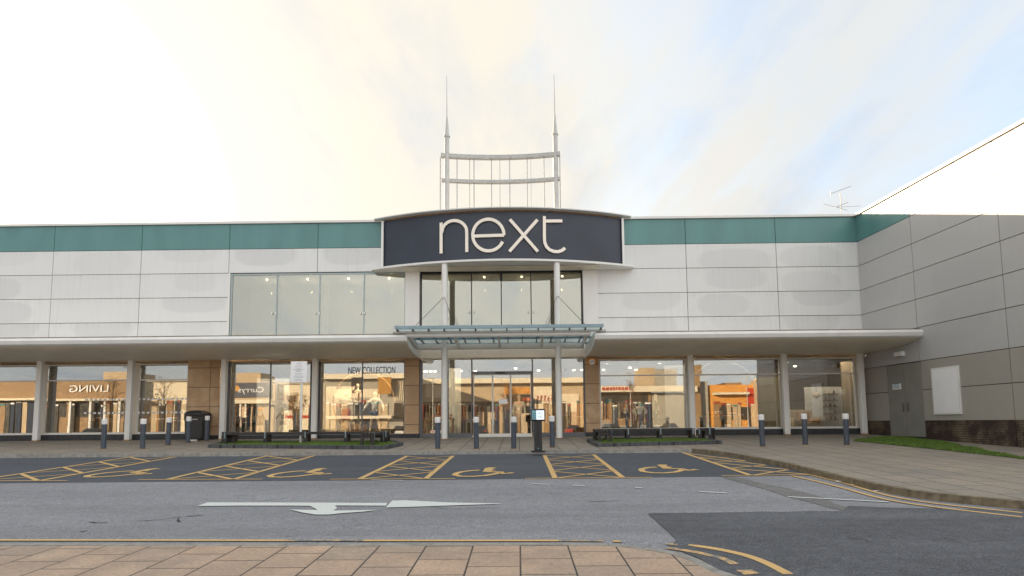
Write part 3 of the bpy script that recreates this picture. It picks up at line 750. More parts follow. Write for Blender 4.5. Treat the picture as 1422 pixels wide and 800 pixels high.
def col_(px, Y=F-.32):
    x = T(px, 550, Y).x; zb_ = gz(Y)+KH
    m = MB().box(x-.105, x+.105, Y-.1, Y+.1, zb_+.03, zlu+.05)
    c = m.build('window_column', 'white', store, bevel=.03)
    MB().box(x-.12, x+.12, Y-.12, Y+.12, zb_-.01, zb_+.03).build('base_plate', 'rust', c)
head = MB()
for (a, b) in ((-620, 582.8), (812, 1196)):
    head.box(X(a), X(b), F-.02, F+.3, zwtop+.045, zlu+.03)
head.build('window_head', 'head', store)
# margins (left of the photographed part) repeat the bays
pillar(262, 306.5); pillar(562.5, 583); pillar(812.5, 832); pillar(-128, -84); pillar(-620, -560)
wA = lower_window(62, 177, 'framed'); wB = lower_window(191, 261.5, 'framed')
lower_window(-83, 52, 'framed'); lower_window(-330, -128.5, 'framed'); lower_window(-559, -340, 'framed')
plinth(-559, 261.8, zsill-.004)
plinth(-559, -128.5, zsill-.004) if False else None
wC = lower_window(318.5, 431.5, 'frameless'); wD = lower_window(444, 562, 'frameless')
plinth(307, 562, floor+.135)
wE = lower_window(832.5, 954, 'framed'); wF = lower_window(963, 1085.5, 'framed'); wG = lower_window(1094, 1189, 'framed')
plinth(832.5, 1197, zsill-.004)
for a, b in ((177, 191), (52, 62), (-340, -330)): MB().box(X(a)+.002, X(b)-.002, F+.0, F+.12, zsill-.004, zwtop+.04).build('mullion', 'cream', store)
for a, b in ((314, 318.4), (431.6, 443.9)): MB().box(X(a)+.002, X(b)-.002, F+.03, F+.12, floor+.14, zwtop+.04).build('mullion', 'frame_dark', store)
for a, b in ((954.1, 962.9), (1085.6, 1093.9), (1189.1, 1199)): MB().box(X(a)+.002, X(b)-.002, F+.0, F+.12, zsill-.004, zwtop+.04).build('mullion', 'cream', store)
for px in (180.5, 54, 310.5, 437, -335): col_(px)
for px in (960, 1090.5, 1197): col_(px, F-.30)
# stickers and lettering
m = MB()
for px0, px1 in ((118, 176), (192, 260)):
    for py in (554.8, 573.6):
        x = X(px0)
        while x < X(px1): m.box(x, x+.09, F-.001, F+.016, T(150, py+1.2, F).z, T(150, py-1.2, F).z); x += .19
m.build('dot_sticker_row', 'sign_white', wA)
m = MB(); zz = T(515, 519, F).z; text_on(m, 'NEW', X(483), X(500), zz, T(515, 509.7, F).z, F+.012, ext=.004); text_on(m, 'COLLECTION', X(503), X(548.5), zz+.003, T(525, 509.3, F).z, F+.012, ext=.004)
m.build('window_lettering', 'cl_navy', wD)
# entrance glazing and sliding door
zd1 = T(697, 497.5, F).z; zdh = T(697, 518.5, F).z
xe0, xe1 = X(586), X(811); xd0, xd1 = X(655.5), X(739.5); ysill = floor+.1
def panel(x0, x1, z0, z1, name='entrance_window', fm='frame_dark', fw=.045, bw_=None):
    f = MB(); b_ = bw_ or fw; y = F-.02
    f.box(x0, x0+fw, y, y+.08, z0, z1); f.box(x1-fw, x1, y, y+.08, z0, z1); f.box(x0+fw, x1-fw, y, y+.08, z0, z0+b_); f.box(x0+fw, x1-fw, y, y+.08, z1-.03, z1)
    w = f.build(name, fm, store); MB().box(x0+fw*.5, x1-fw*.5, F+.018, F+.03, z0+.01, z1-.01).build('glass_pane', 'glass', w); return w
MB().box(xe0-.12, xe0, F-.05, F+.1, floor, zd1).build('entrance_jamb', 'frame_dark', store)
MB().box(xe1, xe1+.1, F-.05, F+.1, floor, zd1).build('entrance_jamb', 'frame_dark', store)
p1 = panel(xe0, X(622), floor, zd1, bw_=.16, fw=.02); p2 = panel(X(622)+.003, xd0-.003, floor, zd1, bw_=.16, fw=.03)
p3 = panel(xd1+.003, X(775), floor, zd1, bw_=.16, fw=.03); p4 = panel(X(775)+.003, xe1, floor, zd1, bw_=.16, fw=.02)
p5 = panel(xd0, xd1, zdh+.06, zd1, fw=.02)
m = MB().box(xd0, xd1, F-.05, F+.1, zdh-.02, zdh+.06); m.build('door_track', 'frame_dark', store)
m = MB().box(X(689), X(702), F-.1, F-.052, zdh-.01, zdh+.06); m.build('door_sensor', 'black', store)
MB().box(xd0+.03, xd1-.03, F-.2, F+.1, floor, floor+.035).build('door_threshold', 'frame_white', store)
xc = (xd0+xd1)/2
for a, b in ((xd0+.05, X(684)), (X(684)+.005, X(709)), (X(709)+.005, xd1-.05)):
    f = MB(); y = F+.04; z0, z1 = floor+.04, zdh-.025
    f.box(a, a+.03, y, y+.05, z0, z1); f.box(b-.03, b, y, y+.05, z0, z1); f.box(a+.03, b-.03, y, y+.05, z0, z0+.09); f.box(a+.03, b-.03, y, y+.05, z1-.04, z1)
    d = f.build('sliding_door', 'frame_white', store); MB().box(a+.02, b-.02, y+.02, y+.03, z0+.02, z1-.02).build('glass_pane', 'glass', d)
MB().box(X(692.5), X(704.5), F-.004, F+.038, T(697, 561, F).z, T(697, 554.5, F).z).build('door_notice', 'sign_white', store)
m = MB()
for py in (515, 517.3):
    for px in (608, 630, 652, 659, 678, 716, 735, 742, 764, 786): m.box(X(px)-.02, X(px)+.02, F-.003, F+.015, T(697, py+1, F).z+.05, T(697, py, F).z+.05)
m.build('safety_dots', 'sign_white', p2)
# alarm box
x, z = X(822.3), T(822, 503, F).z; yy = F-.12
al = MB().prism([(x+.19*math.cos(R(a)), 0, z+.19*math.sin(R(a))) for a in range(30, 390, 60)], (0, yy-.08, 0), (0, yy-.001, 0)).build('alarm_box', 'alarm', store, bevel=.012)
MB().prism([(x+.11*math.cos(R(a)), 0, z+.11*math.sin(R(a))) for a in range(0, 360, 20)], (0, yy-.088, 0), (0, yy-.081, 0)).build('alarm_badge', 'sign_white', al)
m = MB(); text_on(m, 'ADT', x-.075, x+.075, z-.035, z+.035, yy-.092, ext=.003); m.build('badge_letters', 'cl_navy', al)
MB().box(x-.08, x+.08, yy-.086, yy-.081, z-.17, z-.12).build('alarm_strobe', 'screen_blue', al)

# ---- interior
IY = F+9.5
xi0, xi1 = XL+.2, xcor+3
zc = T(697, 499.5, F).z+.32
inter = MB(); inter.box(xi0, xi1, F+.32, IY, floor-.15, floor-.002); inter.build('shop_floor', 'room_floor', store)
MB().box(xi0, xi1, F+.31, IY+.2, zc+.02, zc+.12).build('shop_ceiling', 'room_ceil', store)
m = MB().box(xi0, xi1, IY, IY+.2, floor, zc); m.build('shop_back_wall', 'room_wall', store)
MB().box(xi1-.1, xi1, F+.3, IY, floor, zc).build('shop_side_wall', 'room_wall', store)
MB().box(x_w0-.6, x_pr0+1, F+3.2, F+3.4, zc+.13, zroof-.3).build('upper_back_wall', 'room_light', store)
for px in (350, 410, 470, 530, 612, 670, 725, 785):
    x = X(px, 420); z = rows[1]+.04; MB().lathe((x, F+1.4, 0), [(.01, z), (.035, z), (.035, z+.05), (.01, z+.055)], 12).build('downlight', 'lamp', store)
    ld = bpy.data.lights.new('upper_fill', 'POINT'); ld.energy = 3; ld.color = (1.0, .84, .62); ld.shadow_soft_size = .03  # bare point light added below each downlight to brighten the upper room
    lo_ = bpy.data.objects.new('upper_fill', ld); COL.objects.link(lo_); lo_.location = (x, F+1.9, z-.45)
for px in (433, 600, 640, 768): MB().box(X(px, 420), X(px, 420)+.35, F+2.2, F+2.5, zc+.13, rows[1]+.1).build('upper_room_pier', 'room_wall', store)
MB().box(x_w0-.6, x_pr0+1, F+2.0, F+2.04, zcan_t+.55, zcan_t+.6).build('upper_handrail', 'galv', store)
MB().box(x_w0-.6, x_pr0+1, F+.31, F+3.2, rows[1]+.1, rows[1]+.2).build('upper_ceiling', 'room_ceil', store)
# display backdrops
for a, b, c_, Yd, h in ((452, 492, 'cl_cream', 26.6, 2.2), (1120, 1173, 'sign_white', 25.9, 1.95), (1173, 1196, 'cl_cream', 25.7, 3.0), (618, 640, 'cl_white', 27.2, 3.0), (925, 958, 'cl_grey', 26.8, 3.0), (1056, 1086, 'cl_khaki', 26.2, 2.4), (355, 400, 'cl_grey', 27.0, 2.6)):
    p = T(a, 590, Yd); q = T(b, 590, Yd)
    MB().box(p.x, q.x, Yd, Yd+.06, floor, floor+h).build('display_backdrop', c_, store)
lampspots = [(843, 505), (877.5, 504.5), (916, 504.5), (838, 516), (875, 511), (883, 514), (1033, 502), (1071, 501.5), (995, 503), (1093, 503), (1112, 501), (1104, 509), (590, 522), (598, 524), (592, 529), (604, 530), (797, 521), (808, 521), (748, 523), (640, 521), (660, 522), (716, 512)]
for px, py in lampspots:
    d = ray(px, py); t = (zc-.02-CAM.z)/d.z; Y = CAM.y+d.y*t
    if Y < F+.6 or Y > IY-.3: Y = min(max(Y, F+.8), IY-.5); p = T(px, py, Y); p.z = zc-.02
    else: p = CAM+d*t
    MB().lathe((p.x, p.y, 0), [(.02, zc+.015), (.07, zc+.01), (.07, zc-.03), (.02, zc-.035)], 12).build('downlight', 'lamp', store)
for k, px in enumerate((338, 372, 410, 470, 505, 540, 600, 640, 697, 750, 795, 850, 885, 925, 985, 1040, 1110, 1160, 225, 140)):
    ld = bpy.data.lights.new('display_fill', 'POINT'); ld.energy = 40 if 330 < px < 560 else 17; ld.color = (1.0, .82, .6); ld.shadow_soft_size = .08  # point lights added out of sight above the glass to brighten the shop displays
    lo_ = bpy.data.objects.new('display_fill', ld); COL.objects.link(lo_); lo_.location = (T(px, 560, F+1.3).x, F+.62, zc-.06)
for k, px in enumerate([336, 360, 373, 394, 414, 430, 456, 474, 492, 515, 535, 553]):
    x = X(px); Y = F+.45
    MB().tube([(x, Y, zc), (x, Y, zc-.08), (x+.02, Y+.05, zc-.2)], .045, 10).build('track_spotlight', 'black', store)

# ------------------------------------------------------------------ WING BUILDING
wd = Vector((tanw, -1, 0)).normalized(); wn = Vector((-wd.y, wd.x, 0)); wn = Vector((-1*abs(wd.y), -wd.x, 0)).normalized()
wo = Vector((xcor, F, 0))
def Wp(px, py, out=0.0):
    d = ray(px, py); o = wo+wn*out; t = (o-CAM).dot(wn)/d.dot(wn); return CAM+d*t
def Wl(px, py): p = Wp(px, py); return (p-wo).dot(wd), p.z
wing = thing('wing_building', 'side wing of grey panels with a steel service door, right of the shop', 'building', (xcor+2, F-8, gz(16)))
def wbox(m, s0, s1, z0, z1, d0, d1, uv=False):
    P = [wo+wd*s0, wo+wd*s1]; v = []
    for z in (z0, z1):
        for s, d in ((0, d0), (1, d0), (1, d1), (0, d1)):
            q_ = P[s]+wn*d; v.append((q_.x, q_.y, z))
    f = [(0, 1, 5, 4), (1, 2, 6, 5), (2, 3, 7, 6), (3, 0, 4, 7), (4, 5, 6, 7), (3, 2, 1, 0)]
    m.add(v, f, [[(0, 0), (1, 0), (1, 1), (0, 1)]]*6 if uv else None)
WL = 10.8
sj = [0, Wl(1267, 330)[0]]; 
while sj[-1]+pw < WL+1: sj.append(sj[-1]+pw)
sj.append(WL+2)
wl = MB(); tl = MB(); wu_ = MB()
zrows = rows[:]
zp1 = T(1204, 511, 24.2).z
zl1 = Wl(1236, 507.5)[1]; zl2 = Wl(1220, 546)[1]; zpl = Wl(1236, 584.5)[1]
dl, dr = Wl(1234.5, 540)[0], Wl(1283, 540)[0]
for i in range(len(sj)-1):
    a, b = sj[i]+GAP/2, sj[i+1]-GAP/2
    if i == 0: wbox(tl, a, b, ztb+GAP/2, ztt, 0, .05)
    else: wbox(wu_, a, b, ztb+GAP/2, ztt, 0, .05, True)
    for r_ in range(4): wbox(wu_, a, b, rows[r_+1]+GAP/2, rows[r_]-GAP/2, 0, .05, True)
    wbox(wu_, a, b, zl1+GAP/2, rows[4]-GAP/2, 0, .05, True)
segs = [(GAP, dl-.01), (dr+.01, sj[2]), (sj[2]+GAP, sj[3]), (sj[3]+GAP, WL+2)]
pb = MB()
for a, b in segs:
    if a > dl-.1 and wl.v and a < dr+.1:
        wl.build('lower_cladding', 'clad_low', wing); pb.build('brick_plinth', 'brown_base', wing); wl = MB(); pb = MB()
    wbox(wl, a, b, zl2+GAP/2, zl1-GAP/2, 0, .05, True); wbox(wl, a, b, zpl+GAP/2, zl2-GAP/2, 0, .05, True)
    wbox(pb, a, b, floor-1, zpl-.0, 0, .045)
wl.build('lower_cladding', 'clad_low', wing); wu_.build('wall_cladding', 'clad_wing', wing); tl.build('teal_band', 'teal', wing); pb.build('brick_plinth', 'brown_base', wing)
bkw = MB(); wbox(bkw, -.002, WL+2, floor-1.2, zroof-.1, -.3, -.003); bkw.build('backing_wall', 'gap', wing)
cw = MB(); s = 0
while s < WL+2:
    wbox(cw, s+.004, s+3-.004, zroof-.09, zroof, -.5, .13); s += 3
cw.build('coping', 'coping', wing)
ew = MB(); wbox(ew, -.002, WL+2, ztt+.002, zroof-.092, .0, .06); ew.build('eaves_gutter', 'rust', wing)
rw = MB(); q1 = wo-wn*.5; q2 = wo+wd*(WL+2)-wn*.5
rw.prism([(q1.x, q1.y, 0), (q2.x, q2.y, 0), (q2.x+28, q2.y, 0), (q1.x+28, q1.y, 0)], (0, 0, zroof-.25), (0, 0, zroof-.1)); rw.build('roof', 'galv', wing)
rw = MB(); rw.box(q2.x, q2.x+28, q2.y, q2.y+.3, gz(q2.y)-.2, zroof-.26); rw.box(q2.x+27.7, q2.x+28, q2.y, F+45, gz(q2.y)-.2, zroof-.26); rw.build('outer_wall', 'clad_wing', wing)
# service door
sm_ = (dl+dr)/2
for a, b in ((dl, sm_-.006), (sm_+.006, dr)):
    m = MB(); wbox(m, a, b, gz(22)+KH+.05, zl1-GAP, 0, .03); d_ = m.build('service_door', 'door', wing)
    m = MB(); e_ = b-.12 if a == dl else a+.12; wbox(m, e_-.02, e_+.02, floor+.85, floor+1.15, .032, .07); m.build('door_handle', 'frame_dark', d_)
s0, z1_ = Wl(1240.5, 533.5); s1, z0_ = Wl(1253, 540.5)
m = MB(); wbox(m, s0, s1, z0_, z1_, .032, .04); dn_ = m.build('door_sign', 'sign_white', wing)
m = MB(); 
for k in range(3): wbox(m, s0+.04, s1-.1, z0_+.05+.07*k, z0_+.08+.07*k, .041, .043)
m.build('door_sign_print', 'screen_blue', dn_)
s0, z1_ = Wl(1247, 489.5); s1, z0_ = Wl(1258.5, 494)
m = MB(); wbox(m, s0, s1, z0_, z1_, .05, .17); m.build('bulkhead_lamp', 'sign_white', wing)
m = MB(); wbox(m, s0-.01, s0+.25, z0_-.015, z1_+.01, .051, .165); m.build('lamp_housing', 'rust', wing)
s0, z1_ = Wl(1296, 512); z0_ = Wl(1300, 576)[1]
m = MB(); wbox(m, s0, s0+1.2, z0_, z1_, .05, .1); pf = m.build('poster_frame', 'coping', wing, bevel=.01)
m = MB(); wbox(m, s0+.06, s0+1.14, z0_+.06, z1_-.06, .101, .104); m.build('blank_poster', 'sign_white', pf)
CLOUD_RAMP = [(.38, .42), (.58, 1.0)]
CLOUDS = [(0, (3.3, 3.35, 3.38)), (.3, (3.1, 3.2, 3.32)), (.5, (1.75, 1.85, 2.0)), (.64, (1.65, 1.75, 1.88)), (.76, (1.85, 1.84, 1.8)), (.86, (2.03, 1.95, 1.8)), (.92, (2.15, 2.04, 1.86)), (.965, (2.4, 2.3, 2.12)), (1.0, (6, 5.6, 5.0))]; EXPO = 1.75
# ------------------------------------------------------------------ STREET FURNITURE
# bollards
bspots = [(143.5, 623.7, 'bollard furthest to the left, in front of the leftmost shop window'), (197.8, 623.7, 'bollard in front of the white column left of the bin'), (233, 619, 'bollard midway between the second bollard and the black litter bin'),
 (260.8, 615.6, 'bollard standing just left of the black litter bin'), (287, 613, 'bollard standing just right of the black litter bin'),
 (608, 623.7, 'bollard left of the left entrance column'), (661.6, 623.7, 'bollard in front of the left edge of the sliding doors'), (713.5, 623.5, 'bollard in front of the doors, next to the black information kiosk on its left'), (767, 621.7, 'bollard between the black kiosk and right entrance column'),
 (1059, 620.4, 'bollard just beyond the right end of the bench beside the curved kerb'), (1118.5, 618, 'bollard in the middle of the three on the right pavement'), (1176, 618.6, 'bollard nearest the strip of grass and the side wing')]
pb0 = None
for i, (px, py, lb) in enumerate(bspots):
    p = G(px, py, KH)
    if pb0 is None:
        pb0 = thing('bollard', '', 'bollard', p)
        MB().lathe(p, [(.078, -.03), (.078, .80), (.074, .802)], 24).build('post', 'bollard', pb0, smooth=True)
        c = MB().lathe(p, [(.0, .80), (.086, .80), (.088, .81), (.088, .955), (.08, .965), (.0, .972)], 24).build('cap', 'cap', pb0, smooth=True)
        MB().lathe(p, [(.078, -.01), (.13, -.01), (.13, .006), (.079, .012)], 20).build('foot_plate', 'rust', pb0)
        o = pb0
    else: o = copy_tree(pb0)
    o.location = p; o.rotation_euler = (R(random.uniform(-.8, .8)), R(random.uniform(-.9, .9)), random.uniform(0, 6))
    tag(o, 'grey '+lb.replace('standing ', '').replace('white capped ', '').replace(', next to the black information kiosk on its left', ' left of the black kiosk').replace('midway ', ''), 'bollard', 'white capped bollards along the store pavement')
# planted beds
def bed(name, pts, label, gl):
    P = [g2(*p) for p in pts]; n = len(P); c = sum(P, Vector((0, 0)))/n
    th = thing(name, label, 'planting bed', (c.x, c.y, gz(c.y)+KH))
    def ins(d):
        out = []
        for i in range(n):
            a, b, e = P[i-1], P[i], P[(i+1) % n]; u = (b-a).normalized(); v = (e-b).normalized()
            nu = Vector((-u.y, u.x)); nv = Vector((-v.y, v.x))
            if nu.dot(c-b) < 0: nu = -nu
            if nv.dot(c-b) < 0: nv = -nv
            bis = (nu+nv); bis = bis/bis.dot(nu); out.append(b+bis*d)
        return out
    Q = ins(.17); h = .11; m = MB()
    for i in range(n):
        a, b, bi, ai = P[i], P[(i+1) % n], Q[(i+1) % n], Q[i]
        v = [(q.x, q.y, gz(q.y)+KH+z) for z in (-.05, h) for q in (a, b, bi, ai)]
        m.add(v, [(0, 1, 5, 4), (1, 2, 6, 5), (2, 3, 7, 6), (3, 0, 4, 7), (4, 5, 6, 7)])
    m.build('brick_edging', 'edging', th)
    m = MB().poly([(q.x, q.y, gz(q.y)+KH+h-.02) for q in Q]); m.build('soil', 'soil', th)
    grassblades(gl, Q, lambda y: gz(y)+KH+h-.02, .042, 17000, th)
    return th
def inside(P, x, y):
    r = False; n = len(P)
    for i in range(n):
        a, b = P[i], P[i-1]
        if (a.y > y) != (b.y > y) and x < (b.x-a.x)*(y-a.y)/(b.y-a.y)+a.x: r = not r
    return r
def grassblades(label, Q, zf, h, cnt, parent=None):
    x0, x1 = min(q.x for q in Q), max(q.x for q in Q); y0, y1 = min(q.y for q in Q), max(q.y for q in Q)
    v = []; f = []; n = 0
    while n < cnt:
        x, y = random.uniform(x0, x1), random.uniform(y0, y1)
        if not inside(Q, x, y): continue
        n += 1; a = random.uniform(0, 6.3); w = .012; hh = h*random.uniform(.4, 1.15)*(.75+.5*math.sin(x*2.1)*math.sin(y*3+x)); lx, ly = random.gauss(0, .02), random.gauss(0, .02); z = zf(y)
        o = len(v); v += [(x-w*math.cos(a), y-w*math.sin(a), z), (x+w*math.cos(a), y+w*math.sin(a), z), (x+lx, y+ly, z+hh)]; f.append((o, o+1, o+2))
    m = MB(); m.v = [Vector(q) for q in v]; m.f = f
    o = m.build('grass', 'grass', parent)
    o['kind'] = 'stuff'
    if parent is None: tag(o, label, 'grass')
    return o
bed('planting_bed', [(288, 627), (536, 629.5), (560, 623.5), (548, 620.5), (312, 620.5)], 'raised grass bed with dark brick edging, under the white notice post', 'short grass')
bed('planting_bed', [(815, 618.5), (829, 626), (1003, 621.5), (975, 616), (836, 616.3)], 'raised grass bed with dark brick edging, right of the entrance doors', 'short grass')
vg = [G(*p, KH) for p in ((1184, 612.5), (1222, 606.5), (1300, 607), (1440, 611), (1440, 640), (1306, 625))]
vg = [Vector((p.x, p.y)) for p in vg]
vg = [Vector((min(p.x, xwing(p.y)-.25), p.y)) for p in vg]
sv = MB().poly([(q.x, q.y, gz(q.y)+KH+.012) for q in vg]).build('lawn_soil', 'soil'); tag(sv, kind='structure')
grassblades('strip of flat green grass on the pavement beside the grey side wing', vg, lambda y: gz(y)+KH+.012, .06, 16000)
# benches
def bench(name, a, b, label, depth=.42, nleg=4):
    a = Vector(a); b = Vector(b); u = (b-a).normalized(); n = Vector((-u.y, u.x)); L = (b-a).length
    def P(s, d, z): q = a+u*s+n*d; return (q.x, q.y, z)
    zg_ = gz((a.y+b.y)/2)+KH; th = thing(name, label, 'bench', ((a.x+b.x)/2, (a.y+b.y)/2, zg_), 'black benches around the planting beds')
    h = .46; m = MB(); ns = 4
    for k in range(ns):
        d0 = depth*k/ns+.008; d1 = depth*(k+1)/ns-.008
        v = [P(s, d, zg_+z) for z in (h-.085, h) for s, d in ((0, d0), (L, d0), (L, d1), (0, d1))]
        m.add(v, [(0, 1, 5, 4), (1, 2, 6, 5), (2, 3, 7, 6), (3, 0, 4, 7), (4, 5, 6, 7), (3, 2, 1, 0)])
    m.build('seat', 'bench', th, bevel=.008)
    for k in range(nleg):
        s = .06+(L-.12)*k/(nleg-1); m = MB()
        for d in (.04, depth-.04):
            v = [P(s+i*.058, d+j*.04, zg_+z) for z in (-.02, h-.09) for i, j in ((-1, -1), (1, -1), (1, 1), (-1, 1))]
            m.add(v, [(0, 1, 5, 4), (1, 2, 6, 5), (2, 3, 7, 6), (3, 0, 4, 7), (4, 5, 6, 7), (3, 2, 1, 0)])
        v = [P(s+i*.045, d, zg_+z) for z in (h-.16, h-.091) for i, d in ((-1, .07), (1, .07), (1, depth-.07), (-1, depth-.07))]
        m.add(v, [(0, 1, 5, 4), (1, 2, 6, 5), (2, 3, 7, 6), (3, 0, 4, 7), (4, 5, 6, 7), (3, 2, 1, 0)])
        lg = m.build('leg', 'bench', th)
        m = MB(); v = [P(s+i*.018, -.008+j*.004, zg_+z) for z in (h-.2, h+.004) for i, j in ((-1, -1), (1, -1), (1, 1), (-1, 1))]
        m.add(v, [(0, 1, 5, 4), (1, 2, 6, 5), (2, 3, 7, 6), (3, 0, 4, 7), (4, 5, 6, 7), (3, 2, 1, 0)]); m.build('bracket', 'steel_blue', lg)
    return th
bL0, bL1 = g2(344, 618.5), g2(550, 618.2)
bench('bench', (bL0.x, 20.6), (bL1.x, 20.6), 'long black slatted bench behind the left planting bed', nleg=5)
q0, q1 = g2(312, 621.5), g2(338, 618)
bench('bench', q0, (bL0.x-.12, 20.75), 'short black bench angled at the left end of the left planting bed', nleg=2)
bench('bench', (bL1.x-.12, 19.15), (bL1.x-.12, 20.5), 'short black bench closing the right end of the left planting bed', nleg=2)
p0, p1 = T(825, 600, 21.0), T(965, 600, 21.0)
bench('bench', (p0.x, 21.0), (p1.x, 21.0), 'long black slatted bench behind the right planting bed', nleg=4)
p2_ = T(989, 600, 20.7)
bench('bench', (p1.x+.1, 21.0), (p2_.x, 20.75), 'short black bench at the right end of the right planting bed', nleg=2)
p3_ = T(830, 600, 20)
bench('bench', (p0.x+.42, 19.75), (p0.x+.42, 20.9), 'short black bench closing the left end of the right planting bed', nleg=2)
# litter bin
p = T(274, 600, F-.62); p.z = gz(p.y)+KH
bn = thing('litter_bin', 'black plastic litter bin with domed hood between two bollards by the granite pillar', 'bin', p)
def rect(hx_, hy, z): return [Vector((p.x+a*hx_, p.y+b*hy, p.z+z)) for a, b in ((-1, -1), (1, -1), (1, 1), (-1, 1))]
def loft(m, rings):
    o = []; n = len(rings[0])
    for r_ in rings: o += r_
    f = [list(range(n))[::-1], list(range((len(rings)-1)*n, len(rings)*n))]
    for i in range(len(rings)-1):
        for k in range(n): f.append((i*n+k, i*n+(k+1) % n, (i+1)*n+(k+1) % n, (i+1)*n+k))
    return m.add(o, f)
loft(MB(), [rect(.31, .29, .03), rect(.33, .31, .1), rect(.35, .33, .78)]).build('body', 'bin', bn, bevel=.03)
loft(MB(), [rect(.36, .34, .95), rect(.37, .35, 1.02), rect(.33, .31, 1.09), rect(.2, .19, 1.15), rect(.08, .08, 1.17)]).build('hood', 'bin', bn, bevel=.02)
m = MB()
for a in (-1, 1):
    for b in (-1, 1): m.box(p.x+a*.33-.03, p.x+a*.33+.03, p.y+b*.31-.03, p.y+b*.31+.03, p.z+.77, p.z+.96)
m.build('hood_post', 'bin', bn); MB().box(p.x-.28, p.x+.28, p.y-.26, p.y+.26, p.z+.79, p.z+.94).build('liner', 'black', bn)
MB().box(p.x-.3, p.x+.18, p.y-.345, p.y-.335, p.z+.80, p.z+.83).build('rim_strip', 'galv', bn)
MB().box(p.x-.27, p.x+.17, p.y-.325, p.y-.3, p.z+.0, p.z+.035).build('base_strip', 'sign_white', bn)
# parking notice on its post
p = G(417, 616, KH+.06); pY = p.y
sp_ = thing('notice_sign', 'white parking notice plate on a thin white post standing in the left planting bed', 'sign', p)
zt_ = T(415, 502, pY).z; zb2 = T(415, 531, pY).z; xl_, xr_ = T(404, 516, pY).x, T(426.5, 516, pY).x
MB().tube([(p.x, pY+.03, p.z-.05), (p.x-.02, pY+.03, zt_-.1)], .038, 14).build('post', 'white', sp_, smooth=True)
pl = MB().box(xl_, xr_, pY-.03, pY-.015, zb2, zt_).build('sign_plate', 'sign_white', sp_, bevel=.004)
m = MB(); zz = zt_-.06
random.seed(3)
while zz > zb2+.05:
    w_ = random.uniform(.25, .95)*(xr_-xl_-.1); xm_ = (xl_+xr_)/2; m.box(xm_-w_/2, xm_+w_/2, pY-.033, pY-.0305, zz-.012, zz); zz -= random.choice((.034, .034, .06))
m.build('small_print', 'ink', pl)
# information kiosk
p = G(747.5, 627, KH)
k_ = thing('information_kiosk', 'black floor standing kiosk with a lit screen head, in front of the entrance doors', 'kiosk', p)
MB().box(p.x-.2, p.x+.2, p.y-.14, p.y+.14, p.z-.02, p.z+.03).build('foot_plate', 'black', k_, bevel=.01)
pc = MB().box(p.x-.115, p.x+.115, p.y-.07, p.y+.07, p.z+.03, p.z+.9).build('pillar', 'dark_steel', k_, bevel=.02)
MB().box(p.x-.035, p.x+.035, p.y-.076, p.y-.0705, p.z+.16, p.z+.84).build('recess', 'black', pc)
MB().box(p.x-.015, p.x+.015, p.y-.08, p.y-.0705, p.z+.07, p.z+.1).build('keyhole', 'screen_blue', pc)
hd = MB().box(p.x-.2, p.x+.2, p.y-.11, p.y+.09, p.z+.86, p.z+1.21).build('screen_head', 'black', k_, bevel=.03)
MB().box(p.x-.175, p.x+.175, p.y-.116, p.y-.111, p.z+.905, p.z+1.165).build('screen', 'screen', hd)
m = MB(); m.box(p.x-.175, p.x-.045, p.y-.119, p.y-.1165, p.z+.905, p.z+1.165); m.build('blue_panel', 'o_navy', hd) if False else m.build('blue_panel', plain('pale_blue_print', (.22, .42, .5), .5), hd)
m = MB()
for k in range(5): m.box(p.x-.02, p.x+.15-.03*(k % 2), p.y-.119, p.y-.1165, p.z+.95+.04*k, p.z+.962+.04*k)
for k in range(3):
    for j in range(2): m.box(p.x-.155+.05*j, p.x-.12+.05*j, p.y-.122, p.y-.1195, p.z+.94+.06*k, p.z+.97+.06*k)
m.build('screen_print', 'cl_teal', hd)
# roof screen with masts, aerial
Ys = F+1.2
rs = thing('rooftop_screen', 'curved perforated steel screen on the roof above the navy sign, with two pointed masts', 'roof feature', (T(696, 290, Ys).x, Ys, zroof))
mx0, mx1 = T(620.5, 260, Ys).x, T(772, 260, Ys).x
sx0, sx1 = T(613.5, 250, Ys).x, T(777, 250, Ys).x; sxm = (sx0+sx1)/2; shw = (sx1-sx0)/2
def scY(x): u = (x-sxm)/shw; return Ys+.27*(1-u*u)-.03                      # concave towards the street
for x, pt in ((mx0, (163, 190, 106)), (mx1, (161.5, 189, 105))):
    zA, zB, zC = T(620, pt[1], Ys).z, T(620, pt[0], Ys).z, T(620, pt[2], Ys).z
    mm = MB().lathe((x, Ys, 0), [(.112, zroof-.1), (.108, zA)], 24).build('mast', 'spire', rs, smooth=True)
    MB().lathe((x, Ys, 0), [(.11, zA-.03), (.145, zA-.02), (.145, zA+.03), (.11, zA+.05)], 24).build('collar', 'spire', mm)
    MB().lathe((x, Ys, 0), [(.105, zA+.05), (.035, zB)], 20).build('cone', 'spire', mm, smooth=True)
    MB().tube([(x, Ys, zB), (x-.01, Ys, zC)], [.012, .006], 6).build('lightning_rod', 'dark_steel', mm)
def crail(z0, z1, dp, nm, mt, ex_=0):
    m = MB(); n = 20; P = []
    for i in range(n+1):
        x = sx0-ex_+(sx1-sx0+2*ex_)*i/n; P.append((x, scY(x)))
    pts = [Vector((x, y-dp, 0)) for x, y in P]+[Vector((x, y+dp, 0)) for x, y in P[::-1]]
    return m.prism(pts, (0, 0, z0), (0, 0, z1)).build(nm, mt, rs)
zt1_, zt2_ = T(696, 223.5, Ys+.7).z, T(696, 227.5, Ys+.7).z
zm1, zm2 = T(696, 256.5, Ys+.7).z, T(696, 260.5, Ys+.7).z
crail(zt2_, zt1_+.03, .11, 'top_rail', 'galv', .03); crail(zm2, zm1, .1, 'middle_rail', 'galv'); crail(zroof+.55, zroof+.62, .1, 'bottom_rail', 'galv')
